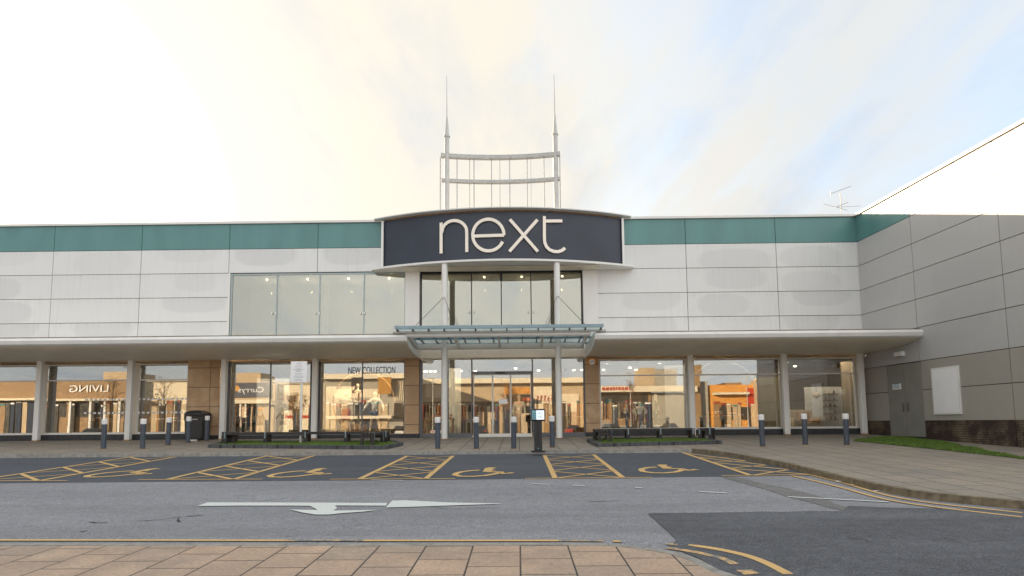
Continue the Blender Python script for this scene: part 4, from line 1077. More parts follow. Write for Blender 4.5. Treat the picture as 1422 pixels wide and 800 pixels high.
m = MB(); n = 24
for i in range(n):
    xa_, xb_ = sx0+(sx1-sx0)*i/n, sx0+(sx1-sx0)*(i+1)/n
    m.add([(xa_, scY(xa_)-.115, zroof+.5), (xb_, scY(xb_)-.115, zroof+.5), (xb_, scY(xb_)-.115, zt2_), (xa_, scY(xa_)-.115, zt2_)], [(0, 1, 2, 3)])
m.build('mesh_panel', 'mesh', rs)
for px in (613.7, 636, 653, 659, 683, 694.5, 708, 732, 737, 755, 776.5):
    x = T(px, 250, Ys+.5).x; w_ = .02 if px not in (653, 694.5, 737) else .012
    MB().box(x-w_, x+w_, scY(x)-.03, scY(x)+.03, zroof+.3, zt2_).build('upright', 'galv', rs)
Ya = F+6; ap = T(1168.5, 296, Ya)
an = thing('tv_aerial', 'thin metal television aerial standing on the roof near the side wing', 'aerial', (ap.x, Ya, zroof-.1))
zA = T(1168, 268, Ya).z
MB().tube([(ap.x, Ya, zroof-.2), (ap.x, Ya, zA)], .022, 8).build('pole', 'galv', an)
m = MB(); a = Vector(T(1153.5, 269, Ya)); b = Vector(T(1191, 252, Ya)); b.y += .6; m.tube([a, b], .017, 6)
for k in range(9): q = a.lerp(b, k/9); m.tube([q+Vector((-.05, -.12, -.1)), q+Vector((.05, .12, .1))], .008, 5)
m.tube([a+Vector((0, 0, -.14)), a+Vector((.02, 0, .16))], .02, 5); m.build('yagi_boom', 'galv', an)
m = MB(); m.tube([T(1143, 283, Ya), T(1177, 292, Ya)], .012, 5); m.tube([T(1160, 288, Ya), T(1195, 286, Ya+.3)], .012, 5); m.tube([T(1160, 288, Ya), T(1178, 281, Ya)], .016, 5); m.build('lower_elements', 'galv', an)

# ------------------------------------------------------------------ MANNEQUINS AND GOODS IN THE WINDOWS
def skin_mesh(joints, edges, radii, sub=2):
    me = bpy.data.meshes.new('s'); me.from_pydata([joints[k] for k in joints], [], []); names = list(joints)
    me = bpy.data.meshes.new('s'); me.from_pydata([tuple(joints[k]) for k in names], [(names.index(a), names.index(b)) for a, b in edges], [])
    o = bpy.data.objects.new('s', me); COL.objects.link(o)
    sk = o.modifiers.new('k', 'SKIN'); me.skin_vertices or None
    for i, k in enumerate(names):
        r_ = radii[k]; me.skin_vertices[0].data[i].radius = r_ if isinstance(r_, tuple) else (r_, r_)
    me.skin_vertices[0].data[0].use_root = True; sk.use_smooth_shade = True
    sb_ = o.modifiers.new('u', 'SUBSURF'); sb_.levels = sub; sb_.render_levels = sub
    dg = bpy.context.evaluated_depsgraph_get(); out = bpy.data.meshes.new_from_object(o.evaluated_get(dg)); bpy.data.objects.remove(o); return out
def skin_obj(name, mat, joints, edges, radii, parent, sub=2):
    me = skin_mesh(joints, edges, radii, sub); me.name = name; me.materials.clear(); me.materials.append(M[mat])
    for p in me.polygons: p.use_smooth = True
    o = bpy.data.objects.new(name, me); COL.objects.link(o); o.parent = parent; return o
def mannequin(px, Y, h, z, rot, label, top, bottom, style='trousers', stride=.12, arms='down', hat=None, hair=None, child=False):
    x = T(px, 590, Y).x; th = thing('mannequin', label, 'mannequin', (x, Y, z)); th.rotation_euler.z = R(rot); s = h/1.8
    hs = 1.25 if child else 1.0
    J = {}
    J['pelvis'] = Vector((0, 0, .95)); J['waist'] = Vector((0, 0, 1.1)); J['chest'] = Vector((0, 0, 1.33)); J['neck'] = Vector((0, .0, 1.5)); J['chin'] = Vector((0, -.01, 1.575)); J['head'] = Vector((0, -.015, 1.66)); J['crown'] = Vector((0, .0, 1.745))
    E_ = [('pelvis', 'waist'), ('waist', 'chest'), ('chest', 'neck'), ('neck', 'chin'), ('chin', 'head'), ('head', 'crown')]
    for sd, n_ in ((-1, 'l'), (1, 'r')):
        J['sh'+n_] = Vector((sd*.175, 0, 1.42)); st = stride*sd
        if arms == 'down': J['el'+n_] = Vector((sd*.24, .03, 1.15)); J['wr'+n_] = Vector((sd*.25, -.05, .92)); J['ha'+n_] = Vector((sd*.24, -.08, .82))
        elif arms == 'hips': J['el'+n_] = Vector((sd*.4, .06, 1.18)); J['wr'+n_] = Vector((sd*.24, -.06, 1.0)); J['ha'+n_] = Vector((sd*.17, -.09, .96))
        else: J['el'+n_] = Vector((sd*.34, -.02, 1.22)); J['wr'+n_] = Vector((sd*.45, -.12, 1.02)); J['ha'+n_] = Vector((sd*.48, -.15, .94))
        J['hip'+n_] = Vector((sd*.09, 0, .88)); J['kn'+n_] = Vector((sd*(.1+abs(stride)*.4), -.03+st*.3, .5)); J['an'+n_] = Vector((sd*(.1+abs(stride)), .02+st, .09)); J['to'+n_] = Vector((sd*(.11+abs(stride)), -.14+st, .03))
        E_ += [('chest', 'sh'+n_), ('sh'+n_, 'el'+n_), ('el'+n_, 'wr'+n_), ('wr'+n_, 'ha'+n_), ('pelvis', 'hip'+n_), ('hip'+n_, 'kn'+n_), ('kn'+n_, 'an'+n_), ('an'+n_, 'to'+n_)]
    rd = dict(pelvis=(.13, .1), waist=(.11, .085), chest=(.15, .1), neck=.05, chin=.062*hs, head=.092*hs, crown=.07*hs)
    for n_ in 'lr': rd.update({'sh'+n_: .055, 'el'+n_: .04, 'wr'+n_: .028, 'ha'+n_: (.035, .02), 'hip'+n_: .085, 'kn'+n_: .055, 'an'+n_: .036, 'to'+n_: (.035, .025)})
    J = {k: v*s for k, v in J.items()}; rd = {k: (tuple(q*s for q in v) if isinstance(v, tuple) else v*s) for k, v in rd.items()}
    skin_obj('body', 'manq', J, E_, rd, th)
    def sub(keys, g_): 
        e_ = [(a, b) for a, b in E_ if a in keys and b in keys]; return {k: J[k] for k in keys}, e_, {k: (tuple(q+g_*s for q in rd[k]) if isinstance(rd[k], tuple) else rd[k]+g_*s) for k in keys}
    ks = ['pelvis', 'waist', 'chest', 'shl', 'shr', 'ell', 'elr', 'wrl', 'wrr']
    a, b, c = sub(ks, .022); skin_obj('top', top, a, b, c, th)
    if style == 'trousers':
        ks = ['pelvis', 'hipl', 'hipr', 'knl', 'knr', 'anl', 'anr']; a, b, c = sub(ks, .02); skin_obj('trousers', bottom, a, b, c, th)
    elif style == 'shorts':
        ks = ['pelvis', 'hipl', 'hipr', 'knl', 'knr']; a, b, c = sub(ks, .04); a['knl'] = a['knl'].lerp(J['hipl'], .3); a['knr'] = a['knr'].lerp(J['hipr'], .3); skin_obj('shorts', bottom, a, b, c, th)
    else:
        wl_ = worldloc(th); m = MB(); m.lathe((wl_.x, wl_.y, wl_.z), [(.15*s, 1.02*s), (.18*s, .9*s), (.2*s, .7*s), (.21*s, .6*s)], 16); m.build('skirt', bottom, th, smooth=True)
    if hat:
        wl_ = worldloc(th); m = MB(); m.lathe((wl_.x, wl_.y, wl_.z), [(.13*s*hs, 1.7*s), (.125*s*hs, 1.78*s), (.08*s*hs, 1.85*s), (.01, 1.87*s)], 14); m.build('hat', hat, th, smooth=True)
    return th
PF = .14
mannequin(480, 25.6, 1.82, floor+PF, 12, 'cream mannequin in a pale top and red brown skirt under the window lettering', 'cl_cream', 'cl_red', 'skirt', .07)
mannequin(496.5, 26.3, 1.82, floor+.55, 0, 'tall raised mannequin in dark jacket and navy trousers, highest figure in the window', 'cl_brown', 'cl_navy', 'trousers', .05)
mannequin(520.5, 25.6, 1.82, floor+PF, -15, 'cream mannequin in white cape top holding its arms out beside the tall figure', 'cl_white', 'cl_navy', 'shorts', .09, 'out')
mannequin(340, 25.7, 1.0, floor+.13, 10, 'small dark dressed child mannequin furthest left in the window', 'cl_black', 'cl_black', 'trousers', .08, 'out', child=True)
mannequin(361, 25.6, 1.12, floor+.13, -8, 'child mannequin in black with an orange hat', 'cl_black', 'cl_black', 'shorts', .1, hat='cl_orange', child=True)
mannequin(393, 25.5, 1.15, floor+.13, 0, 'child mannequin in black and white top with grey hat, left of the sign post', 'cl_black', 'cl_black', 'shorts', .14, 'out', hat='cl_grey', child=True)
mannequin(868, 25.6, 1.05, floor+.13, 0, 'small child mannequin in black behind the right bench', 'cl_black', 'cl_black', 'trousers', .12, child=True)
mannequin(889, 25.6, 1.3, floor+.13, 0, 'mannequin in white jumper with hands on hips behind the right bench', 'cl_white', 'cl_brown', 'skirt', .05, 'hips', child=True)
mannequin(911, 25.6, 1.62, floor+.13, 70, 'striding mannequin in khaki jacket and dark trousers turned sideways', 'cl_khaki', 'cl_black', 'trousers', .28, 'down')
mannequin(721, 27.6, 1.85, floor, 0, 'mannequin in white top and grey trousers behind the sliding doors', 'cl_white', 'cl_grey', 'trousers', .07)
mannequin(734, 28.6, 1.8, floor, 0, 'dark dressed mannequin just behind the glass doors, right of the pale one', 'cl_black', 'cl_black', 'trousers', .04)
# display platforms
def plat(a, b, Yd, h, label, mt='cl_white', dp=1.6, nm='display_platform'):
    x0, x1 = T(a, 590, Yd).x, T(b, 590, Yd).x
    o = MB().box(x0, x1, Yd-dp/2, Yd+dp/2, floor, floor+h).build(nm, mt, org=((x0+x1)/2, Yd, floor), bevel=.01); tag(o, label, 'platform')
plat(448, 558, 25.75, PF, 'low pale display platform under the three fashion mannequins', dp=2.0)
plat(322, 430, 25.6, .13, 'low display platform under the child mannequins left of the entrance', dp=1.4)
plat(836, 950, 25.6, .13, 'low display platform under the mannequins right of the entrance', dp=1.4)
plat(486, 508, 26.3, .55, 'taller wooden plinth carrying the raised mannequin', 'wood', .6, 'display_plinth')
# hoop props
m = MB(); c = T(505, 563, 26.45); rr = 1.33; m.tube([(c.x+rr*math.cos(R(a)), c.y, floor+rr+.15+rr*math.sin(R(a))) for a in range(0, 361, 8)], .03, 8, caps=False)
tag(m.build('display_hoop', 'wood', org=(c.x, c.y, floor)), 'large round wooden hoop behind the three fashion mannequins', 'display hoop')
m = MB(); c = T(1005, 563, 26.6); rr = 1.5; m.tube([(c.x+rr*math.cos(R(a)), c.y, floor+rr+.15+rr*math.sin(R(a))) for a in range(0, 361, 8)], .022, 8, caps=False)
tag(m.build('display_hoop', 'cl_grey', org=(c.x, c.y, floor)), 'large thin grey hoop in the middle window on the right', 'display hoop')
# clothes rails
random.seed(11)
def rail(px, Y, w, label, cols_):
    x = T(px, 590, Y).x; th = thing('clothes_rail', label, 'clothes rail', (x, Y, floor), 'clothes rails inside the shop')
    m = MB(); m.tube([(x-w/2, Y, floor), (x-w/2, Y, floor+1.45), (x+w/2, Y, floor+1.45), (x+w/2, Y, floor)], .02, 8); m.build('rail_frame', 'galv', th)
    k = 0; xx = x-w/2+.08
    while xx < x+w/2-.08:
        hh = random.uniform(.6, .95); c = cols_[k % len(cols_)]; m = MB(); W = random.uniform(.2, .24); t_ = .03
        m.prism([(0, Y-.05, floor+1.4), (0, Y-W, floor+1.3), (0, Y-W*.9, floor+1.4-hh), (0, Y+W*.9, floor+1.4-hh), (0, Y+W, floor+1.3), (0, Y+.05, floor+1.4)], (xx-t_, 0, 0), (xx+t_, 0, 0)); m.build('garment', c, th); xx += random.uniform(.1, .16); k += 1
cs = ['cl_white', 'cl_cream', 'cl_navy', 'cl_brown', 'cl_khaki', 'cl_black', 'cl_pink', 'cl_grey', 'cl_orange', 'cl_red']
for i, (px, Y, w, lb) in enumerate([(600, 27.5, 1.4, 'clothes rail seen left of the left entrance column'), (641, 28.6, 1.6, 'clothes rail seen between the left entrance column and the doors'), (672, 30.5, 2.0, 'dark clothes rail seen through the left door leaf'), (690, 32.5, 2.2, 'long clothes rail deep in the shop behind the door notice'), (755, 29.8, 1.5, 'clothes rail seen right of the doors behind the kiosk'), (795, 28, 1.5, 'clothes rail right of the right entrance column'), (846, 27.6, 1.6, 'clothes rail at the left of the first window on the right'), (870, 29.5, 2.2, 'long rail of mixed clothes behind the black bench on the right'), (905, 31, 2.2, 'rail of clothes at the back of the first right window'), (345, 28.5, 1.8, 'rail of clothes behind the child mannequins'), (415, 30, 2.0, 'rail of clothes behind the parking notice')]):
    rail(px, Y, w, lb, random.sample(cs, 6))
# tables with folded stock
def table(px, Y, w, label, cat='display table'):
    x = T(px, 590, Y).x; th = thing('display_table', label, cat, (x, Y, floor))
    MB().box(x-w/2, x+w/2, Y-.35, Y+.35, floor+.72, floor+.77).build('table_top', 'wood', th, bevel=.005)
    for a in (-1, 1):
        for b in (-1, 1): MB().box(x+a*(w/2-.06)-.03, x+a*(w/2-.06)+.03, Y+b*.29-.03, Y+b*.29+.03, floor, floor+.719).build('leg', 'wood', th)
    for k in range(int(w/.3)):
        xx = x-w/2+.17+k*.3
        for j in range(random.randint(2, 5)):
            tag(MB().box(xx-.12, xx+.12, Y-.2, Y+.15, floor+.772+j*.04, floor+.808+j*.04).build('folded_garment', random.choice(cs), org=(xx, Y, floor+.77), bevel=.01), 'folded garment in a stack on the '+label, 'folded garment', 'folded clothes stacked on the '+label)
table(610, 26.6, 1.3, 'wooden table inside the left entrance window')
table(790, 26.5, 1.3, 'wooden table inside the right entrance window')
table(1010, 26.0, 1.7, 'wooden table in the middle window on the right')
table(225, 27.2, 1.7, 'wooden table in the window left of the bin')
table(145, 27.5, 1.9, 'wooden table in the leftmost window')
# home display in the last window: armchair, cushions, shelf board
x = T(1117, 590, 25.6).x; Y = 25.6; ac = thing('armchair', 'cream armchair with a cushion and throw in the last window on the right', 'armchair', (x, Y, floor))
MB().box(x-.5, x+.5, Y-.35, Y+.4, floor+.18, floor+.48).build('seat', 'cl_cream', ac, bevel=.05)
MB().box(x-.5, x+.5, Y+.28, Y+.5, floor+.3, floor+1.0).build('backrest', 'cl_cream', ac, bevel=.07)
for s in (-1, 1): MB().box(x+s*.5-.1, x+s*.5+.1, Y-.36, Y+.38, floor+.16, floor+.68).build('armrest', 'cl_cream', ac, bevel=.06)
for a in (-1, 1):
    for b in (-1, 1): MB().lathe((x+a*.45, Y+b*.3, floor), [(.02, 0), (.035, .18)], 10).build('leg', 'wood', ac)
tag(MB().box(x-.22, x+.2, Y-.1, Y+.02, floor+.5, floor+.88).build('cushion', 'cl_pink', org=(x, Y, floor+.5), bevel=.05), 'pink cushion standing on the cream armchair', 'cushion')
tag(MB().box(x+.15, x+.48, Y-.37, Y-.1, floor+.484, floor+.56).build('throw_blanket', 'cl_orange', org=(x+.3, Y, floor+.48), bevel=.02), 'orange folded throw on the cream armchair', 'blanket')
xs_ = T(1154, 590, 25.75).x; sh_ = thing('wall_shelf_unit', 'white board with five dark shelves of ornaments in the last window', 'shelf unit', (xs_, 25.75, floor))
MB().box(xs_-.5, xs_+.5, 25.78, 25.82, floor+.35, floor+1.95).build('back_board', 'sign_white', sh_)
for k in range(5):
    MB().box(xs_-.28, xs_+.28, 25.6, 25.778, floor+.55+.27*k, floor+.58+.27*k).build('shelf', 'wood', sh_)
    for j in range(3):
        xx = xs_-.2+.18*j; rr = random.uniform(.03, .05); hh = random.uniform(.08, .17)
        tag(MB().lathe((xx, 25.68, floor+.581+.27*k), [(rr*.7, 0), (rr, hh*.4), (rr*.4, hh*.8), (rr*.5, hh)], 12).build('vase', random.choice(['cl_black', 'cl_brown', 'cl_white', 'cl_grey']), org=(xx, 25.68, floor+.58+.27*k), smooth=True), 'small vase on the dark shelves of the white board', 'vase', 'ornaments on the window shelves')
x = T(1136, 590, 25.5).x
lp = thing('pendant_lamp', 'round woven pendant lamp hanging before the white board in the last window', 'lamp', (x, 25.5, zc)); MB().tube([(x, 25.5, zc), (x, 25.5, floor+1.72)], .008, 5).build('cord', 'black', lp)
MB().lathe((x, 25.5, floor+1.45), [(.02, 0), (.13, .06), (.16, .14), (.13, .22), (.02, .27)], 20).build('shade', 'cl_cream', lp, smooth=True)
# small price cards on the sills, storage box
for i, (px, mt, lb) in enumerate([(866, 'sign_white', 'small white card by the feet of the black dressed child mannequin'), (894, 'sign_white', 'white card by the feet of the white jumper mannequin'), (913, 'sign_white', 'white card by the striding mannequin'), (1012, 'sign_white', 'white card on the sill of the middle right window'), (986, 'cl_teal', 'teal card on the sill of the middle right window')]):
    x = X(px); tag(MB().prism([(0, F+.2, floor+.14), (0, F+.32, floor+.14), (0, F+.26, floor+.42)], (x-.12, 0, 0), (x+.12, 0, 0)).build('price_card', mt, org=(x, F+.2, floor+.14)), lb, 'card')
x = X(840.5); bxw = thing('white_crate', 'white open fronted box at the left edge of the first right window', 'box', (x, F+.5, floor))
MB().box(x-.22, x+.22, F+.3, F+.7, floor+.35, floor+.62).build('body', 'sign_white', bxw, bevel=.01)
for s in (-1, 1): MB().box(x+s*.2-.02, x+s*.2+.02, F+.32, F+.36, floor+.13, floor+.35).build('leg', 'sign_white', bxw)
x, z = X(844), T(844, 557, F).z
tag(MB().prism([(x+.1*math.cos(R(a)), 0, z+.12*math.sin(R(a))) for a in range(0, 360, 20)], (0, F+.2, 0), (0, F+.215, 0)).build('teal_round_sign', 'cl_teal', org=(x, F+.2, z)), 'small teal disc hanging in the first right window', 'sign')

# ------------------------------------------------------------------ THE OTHER SIDE OF THE CAR PARK (seen reflected in the glass)
def ob(name, label, Yr, parts, cat='shop building'):
    """parts: (part name, material, px0, px1, py0, py1, front offset, depth) measured on the mirrored view"""
    D = 2*F-Yr; p = T((parts[0][2]+parts[0][3])/2, 590, D); z0 = gz(Yr)
    th = thing(name, label, cat, (p.x, Yr, z0))
    for nm, mt, a, b, c, d, off, dp in parts:
        xa_, xb_ = T(a, 560, D).x, T(b, 560, D).x; za_, zb_ = T((a+b)/2, c, D).z, T((a+b)/2, d, D).z
        MB().box(xa_, xb_, Yr+off-dp, Yr+off, max(zb_, z0-.1) if d < 900 else z0-.1, za_).build(nm, mt, th)
    rs_ = random.Random(int(parts[0][2])); a, b_ = parts[0][2], parts[0][3]; q_ = a+3
    while q_ < b_-6:
        ww = rs_.uniform(3, 9); k_ = rs_.random()
        if k_ < .75:
            xa_, xb_ = T(q_, 560, D).x, T(q_+ww, 560, D).x; zt_q = T(q_, rs_.uniform(556, 564), D).z
            MB().box(xa_, xb_, Yr+.02, Yr+.14, z0-.05, zt_q).build('shop_window', rs_.choice(['o_dark', 'o_dark', 'o_brown', 'cl_navy', 'o_tan']), th)
            MB().box(xa_, xb_, Yr+.15, Yr+.22, zt_q-.35, zt_q-.1).build('shop_sign', rs_.choice(['o_cream', 'o_cream', 'o_red', 'cl_teal', 'sign_white']), th)
        q_ += ww+rs_.uniform(.5, 3)
    return th, D
G0 = 999
YO = -52
ob('brown_shop', 'brown shop with white lettering mirrored in the leftmost window', YO, [('wall', 'o_brown', -60, 182, 529, G0, 0, 12), ('roof_box', 'o_tan', 128, 166, 513, 528.9, -3, 6), ('canopy', 'o_cream', -60, 182, 555, 558, 1.2, 1.19), ('shopfront', 'o_dark', -60, 180, 560, 580, .06, .05), ('column', 'frame_white', 128, 131, 558.2, G0, .9, .3), ('column', 'frame_white', 148, 151, 558.2, G0, .9, .3), ('column', 'frame_white', 168, 171, 558.2, G0, .9, .3), ('column', 'frame_white', 100, 103, 558.2, G0, .9, .3)])
D_ = 2*F-YO
m = MB(); text_on(m, 'LIVING', T(96, 545, D_).x, T(150, 545, D_).x, T(120, 545, D_).z, T(120, 535.5, D_).z, YO+.1, flip=True, ext=.05); 
lg = m.build('shop_lettering', 'sign_white', bpy.data.objects['brown_shop'])
ob('cream_shop', 'cream rendered shop with flat roof edge mirrored in the window left of the bin', YO-2, [('wall', 'o_cream', 183, 312, 532, G0, 0, 14), ('parapet', 'o_grey', 200, 312, 529, 531.9, .4, 10), ('door', 'o_orange', 206, 226, 575, G0, .06, .05), ('window', 'o_tan', 214, 220, 563, 571, .06, .05), ('window', 'o_tan', 231, 236, 563, 571, .06, .05), ('window', 'o_tan', 250, 256, 563, 571, .06, .05)])
t_, _ = ob('electrical_shop', 'shop with navy fascia and orange disc sign mirrored in the window with child mannequins', YO, [('wall', 'o_tan', 313, 384, 531, G0, 0, 14), ('roof_box', 'o_tan', 318, 353, 516, 530.9, -3, 6), ('fascia', 'o_navy', 316, 378, 532, 552, .3, .25), ('canopy', 'o_cream', 313, 384, 556, 561, 1.5, 1.4), ('shopfront', 'o_dark', 318, 360, 562, 578, .06, .05), ('column', 'frame_white', 322, 324, 561.2, G0, 1.2, .3), ('column', 'frame_white', 340, 342, 561.2, G0, 1.2, .3), ('column', 'frame_white', 347, 349, 561.2, G0, 1.2, .3)])
m = MB(); text_on(m, 'Currys', T(335, 541, D_).x, T(370, 541, D_).x, T(350, 548, D_).z, T(350, 538, D_).z, YO+.36, flip=True, ext=.05); m.build('shop_lettering', 'sign_white', t_)
c = T(331, 540, D_); MB().prism([(c.x+.75*math.cos(R(a)), 0, c.z+.5*math.sin(R(a))) for a in range(0, 360, 15)], (0, YO+.301, 0), (0, YO+.36, 0)).build('round_sign', 'o_orange', t_)
ob('white_shop', 'cream shop with red stripe mirrored behind the autumn tree', YO-1, [('wall', 'o_cream', 385, 448, 532, G0, 0, 14), ('parapet', 'o_grey', 385, 448, 528.5, 531.9, .3, 10), ('stripe', 'o_red', 399, 440, 575, 579, .1, .09)])
t_, _ = ob('grey_shop', 'grey tan shop with cream roof fascia and ochre panel mirrored under the window lettering', YO+6, [('wall', 'o_grey', 449, 569, 528, G0, 0, 12), ('roof_fascia', 'o_cream', 445, 573, 521, 527.9, 1.2, 13), ('ochre_panel', 'o_ochre', 526, 544, 526, 549, 1.25, .04), ('lower_wall', 'o_cream', 462, 527, 542, 554, .1, .09), ('canopy', 'o_cream', 456, 545, 579, 583, 1.5, 1.3), ('shopfront', 'o_dark', 546, 569, 561, 583, .1, .09)])
m = MB(); D2 = 2*F-(YO+6)
for k in range(7):
    a = T(548+2.6*k, 558, D2).x; b = T(550.5+2.6*k, 530, D2).x; m.prism([(a, 0, T(550, 558, D2).z), (a+.12, 0, T(550, 558, D2).z), (b+.12, 0, T(550, 529, D2).z), (b, 0, T(550, 529, D2).z)], (0, YO+6.15, 0), (0, YO+6.3, 0))
m.build('slat_screen', 'o_cream', t_)
t_, _ = ob('long_parade', 'long cream parade of shops mirrored in the entrance glass', YO-4, [('wall', 'o_tan', 574, 812, 533, G0, 0, 14), ('fascia', 'o_cream', 570, 812, 526, 532.8, 1.5, 3), ('white_panel', 'o_cream', 591, 622, 534, 552, .1, .09), ('white_panel', 'o_cream', 741, 771, 537, 575, .1, .09), ('white_panel', 'o_cream', 780, 804, 547, 572, .1, .09), ('white_panel', 'o_orange', 700, 740, 538, 547, .1, .09), ('shopfront', 'o_dark', 575, 700, 558, 572, .1, .09), ('shopfront', 'o_dark', 703, 739, 548, 574, .12, .09), ('awning', 'o_red', 726, 740, 553, 557, 1.5, 1.3)])
m = MB(); D3 = 2*F-(YO-4); random.seed(5)
for k in range(5):
    x_ = T(745+5*k, 555, D3).x; z_ = T(750, 556, D3).z; m.tube([(x_, YO-3.8, z_+random.uniform(.2, .9)), (x_+.25, YO-3.8, z_+random.uniform(.3, .9)), (x_+.05, YO-3.8, z_), (x_+.35, YO-3.8, z_-.1)], .07, 5)
m.build('red_sign_strokes', 'o_red', t_)
t_, _ = ob('curved_fascia_shop', 'shop with pale fascia and small red lettering mirrored in the first right window', YO, [('wall', 'o_brown', 813, 905, 537, G0, 0, 14), ('fascia', 'o_cream', 813, 968, 538, 546, 1.6, 1.5), ('side_wall', 'o_grey', 906, 968, 546.2, G0, 0, 12), ('roof_box', 'o_tan', 898, 918, 510, 536.9, -4, 6), ('roof_box', 'o_grey', 918.2, 950, 512, 537, -4, 6), ('shopfront', 'o_dark', 815, 900, 549, 582, .1, .09)])
m = MB(); random.seed(6); x_ = T(835, 541, D_).x
while x_ < T(874, 541, D_).x: w_ = random.uniform(.25, .5); m.box(x_, x_+w_, YO+1.61, YO+1.66, T(850, 544, D_).z, T(850, 540, D_).z); x_ += w_+.15
m.build('red_sign_blocks', 'o_red', t_)
ob('orange_shop', 'bright orange clad shop mirrored in the middle right window', YO, [('wall', 'o_orange', 990, 1054, 535, G0, 0, 14), ('canopy', 'o_cream', 992, 1040, 546, 549, 1.4, 1.3), ('red_pier', 'o_red', 1041, 1050, 540, 562, .3, .28), ('roof_box', 'o_brown', 1023, 1046, 530, 534.9, -4, 5), ('shopfront', 'o_dark', 994, 1052, 566, 584, .1, .09)])
ob('grey_tower_shop', 'dark narrow end block mirrored at the left of the middle right window', YO+1, [('wall', 'o_brown', 969, 976, 506, G0, 0, 2), ('wall', 'o_grey', 976.2, 989, 530, G0, -1, 2)])
ob('arched_store', 'tan store mirrored at the right of the middle right window', YO+2, [('wall', 'o_tan', 1056, 1240, 527, G0, 0, 3), ('roof_edge', 'o_cream', 1060, 1240, 524, 526.9, .4, 2.8)])
ob('far_left_shop', 'tan shop row at the far left across the car park', YO, [('wall', 'o_tan', -420, -61, 528, G0, 0, 12), ('fascia', 'o_cream', -420, -61, 533, 540, .5, .4)])
for px, Yr, lb in ((877, -40, 'tall thin lamp column mirrored in the first right window'), (1042, -40, 'tall thin lamp column mirrored in the middle right window'), (601, -44, 'lamp column mirrored in the left entrance window'), (385, -44, 'lamp column mirrored in the window with child mannequins')):
    D = 2*F-Yr; p = T(px, 590, D); z0 = gz(Yr); th = thing('lamp_column', lb, 'street lamp', (p.x, Yr, z0))
    MB().lathe((p.x, Yr, z0), [(.14, 0), (.12, 1.2), (.07, 1.25), (.05, 8.6)], 12).build('column', 'galv', th, smooth=True); MB().box(p.x-.7, p.x+.15, Yr-.12, Yr+.12, z0+8.6, z0+8.72).build('lantern', 'galv', th, bevel=.02)
# litter along the kerb
for i, (px, py) in enumerate(((1132, 661.5), (1166, 669.5), (1183, 674), (1219, 683), (1226, 684.5))):
    p = G(px, py, .02); r_ = random.Random(i); v = [(p.x+r_.uniform(-.07, .07), p.y+r_.uniform(-.03, .03), p.z+r_.uniform(0, .035)) for _ in range(5)]
    tag(MB().add(v, [(0, 1, 2), (0, 2, 3), (0, 3, 4)]).build('paper_litter', 'sign_white', org=p), 'small scrap of white paper in the gutter below the curved kerb', 'litter', 'paper scraps in the gutter')
# trees of the car park
def tree(px, Yr, ptop, label, leaf, nl_=350, spread=1.0):
    D = 2*F-Yr; p = T(px, 590, D); z0 = gz(Yr); H = T(px, ptop, D).z-z0; th = thing('young_tree', label, 'tree', (p.x, Yr, z0), 'young trees of the car park')
    b0 = Vector((p.x, Yr, z0)); MB().tube([b0, b0+Vector((.05, 0, H*.35)), b0+Vector((0, .05, H*.7)), b0+Vector((.05, 0, H))], [.09, .07, .05, .012], 8).build('trunk', 'bark', th)
    m = MB(); tips = []
    for k in range(26):
        t0 = random.uniform(.35, .9); s0_ = b0+Vector((0, 0, H*t0)); a = random.uniform(0, 6.3); L_ = H*.32*spread*(1.15-t0)*random.uniform(.7, 1.3)
        e_ = s0_+Vector((math.cos(a)*L_, math.sin(a)*L_, L_*random.uniform(.5, 1.1))); m.tube([s0_, s0_.lerp(e_, .5)+Vector((0, 0, -.05)), e_], [.03, .02, .006], 5)
        for j in range(4):
            q_ = s0_.lerp(e_, random.uniform(.4, 1)); e2 = q_+Vector((random.gauss(0, .3), random.gauss(0, .3), random.uniform(.1, .5))); m.tube([q_, e2], [.01, .004], 4); tips += [q_, e2]
    m.build('branches', 'bark', th); m = MB()
    for k in range(nl_):
        q_ = random.choice(tips)+Vector((random.gauss(0, .16), random.gauss(0, .16), random.gauss(0, .16))); u_ = Vector((random.gauss(0, 1), random.gauss(0, 1), random.gauss(0, 1))).normalized()*.09; w_ = u_.orthogonal().normalized()*.06
        m.add([q_-u_, q_+w_, q_+u_, q_-w_], [(0, 1, 2, 3)])
    m.build('crown', leaf, th)
tree(154, -24, 519, 'bare young tree mirrored in the leftmost window', 'leaf', 160)
tree(224, -20, 522, 'thin bare tree mirrored in the window left of the bin', 'leaf', 120, 1.2)
tree(409, -26, 546, 'small orange leaved tree mirrored in the window with child mannequins', 'leaf', 900, 1.5)
tree(712, -34, 535, 'orange leaved tree mirrored in the sliding doors', 'leaf', 900, 1.5)
tree(1170, -20, 519, 'bare young tree mirrored in the last window on the right', 'leaf', 150)
tree(880, -30, 530, 'sparse young tree mirrored in the first window on the right', 'leaf', 120, .8)
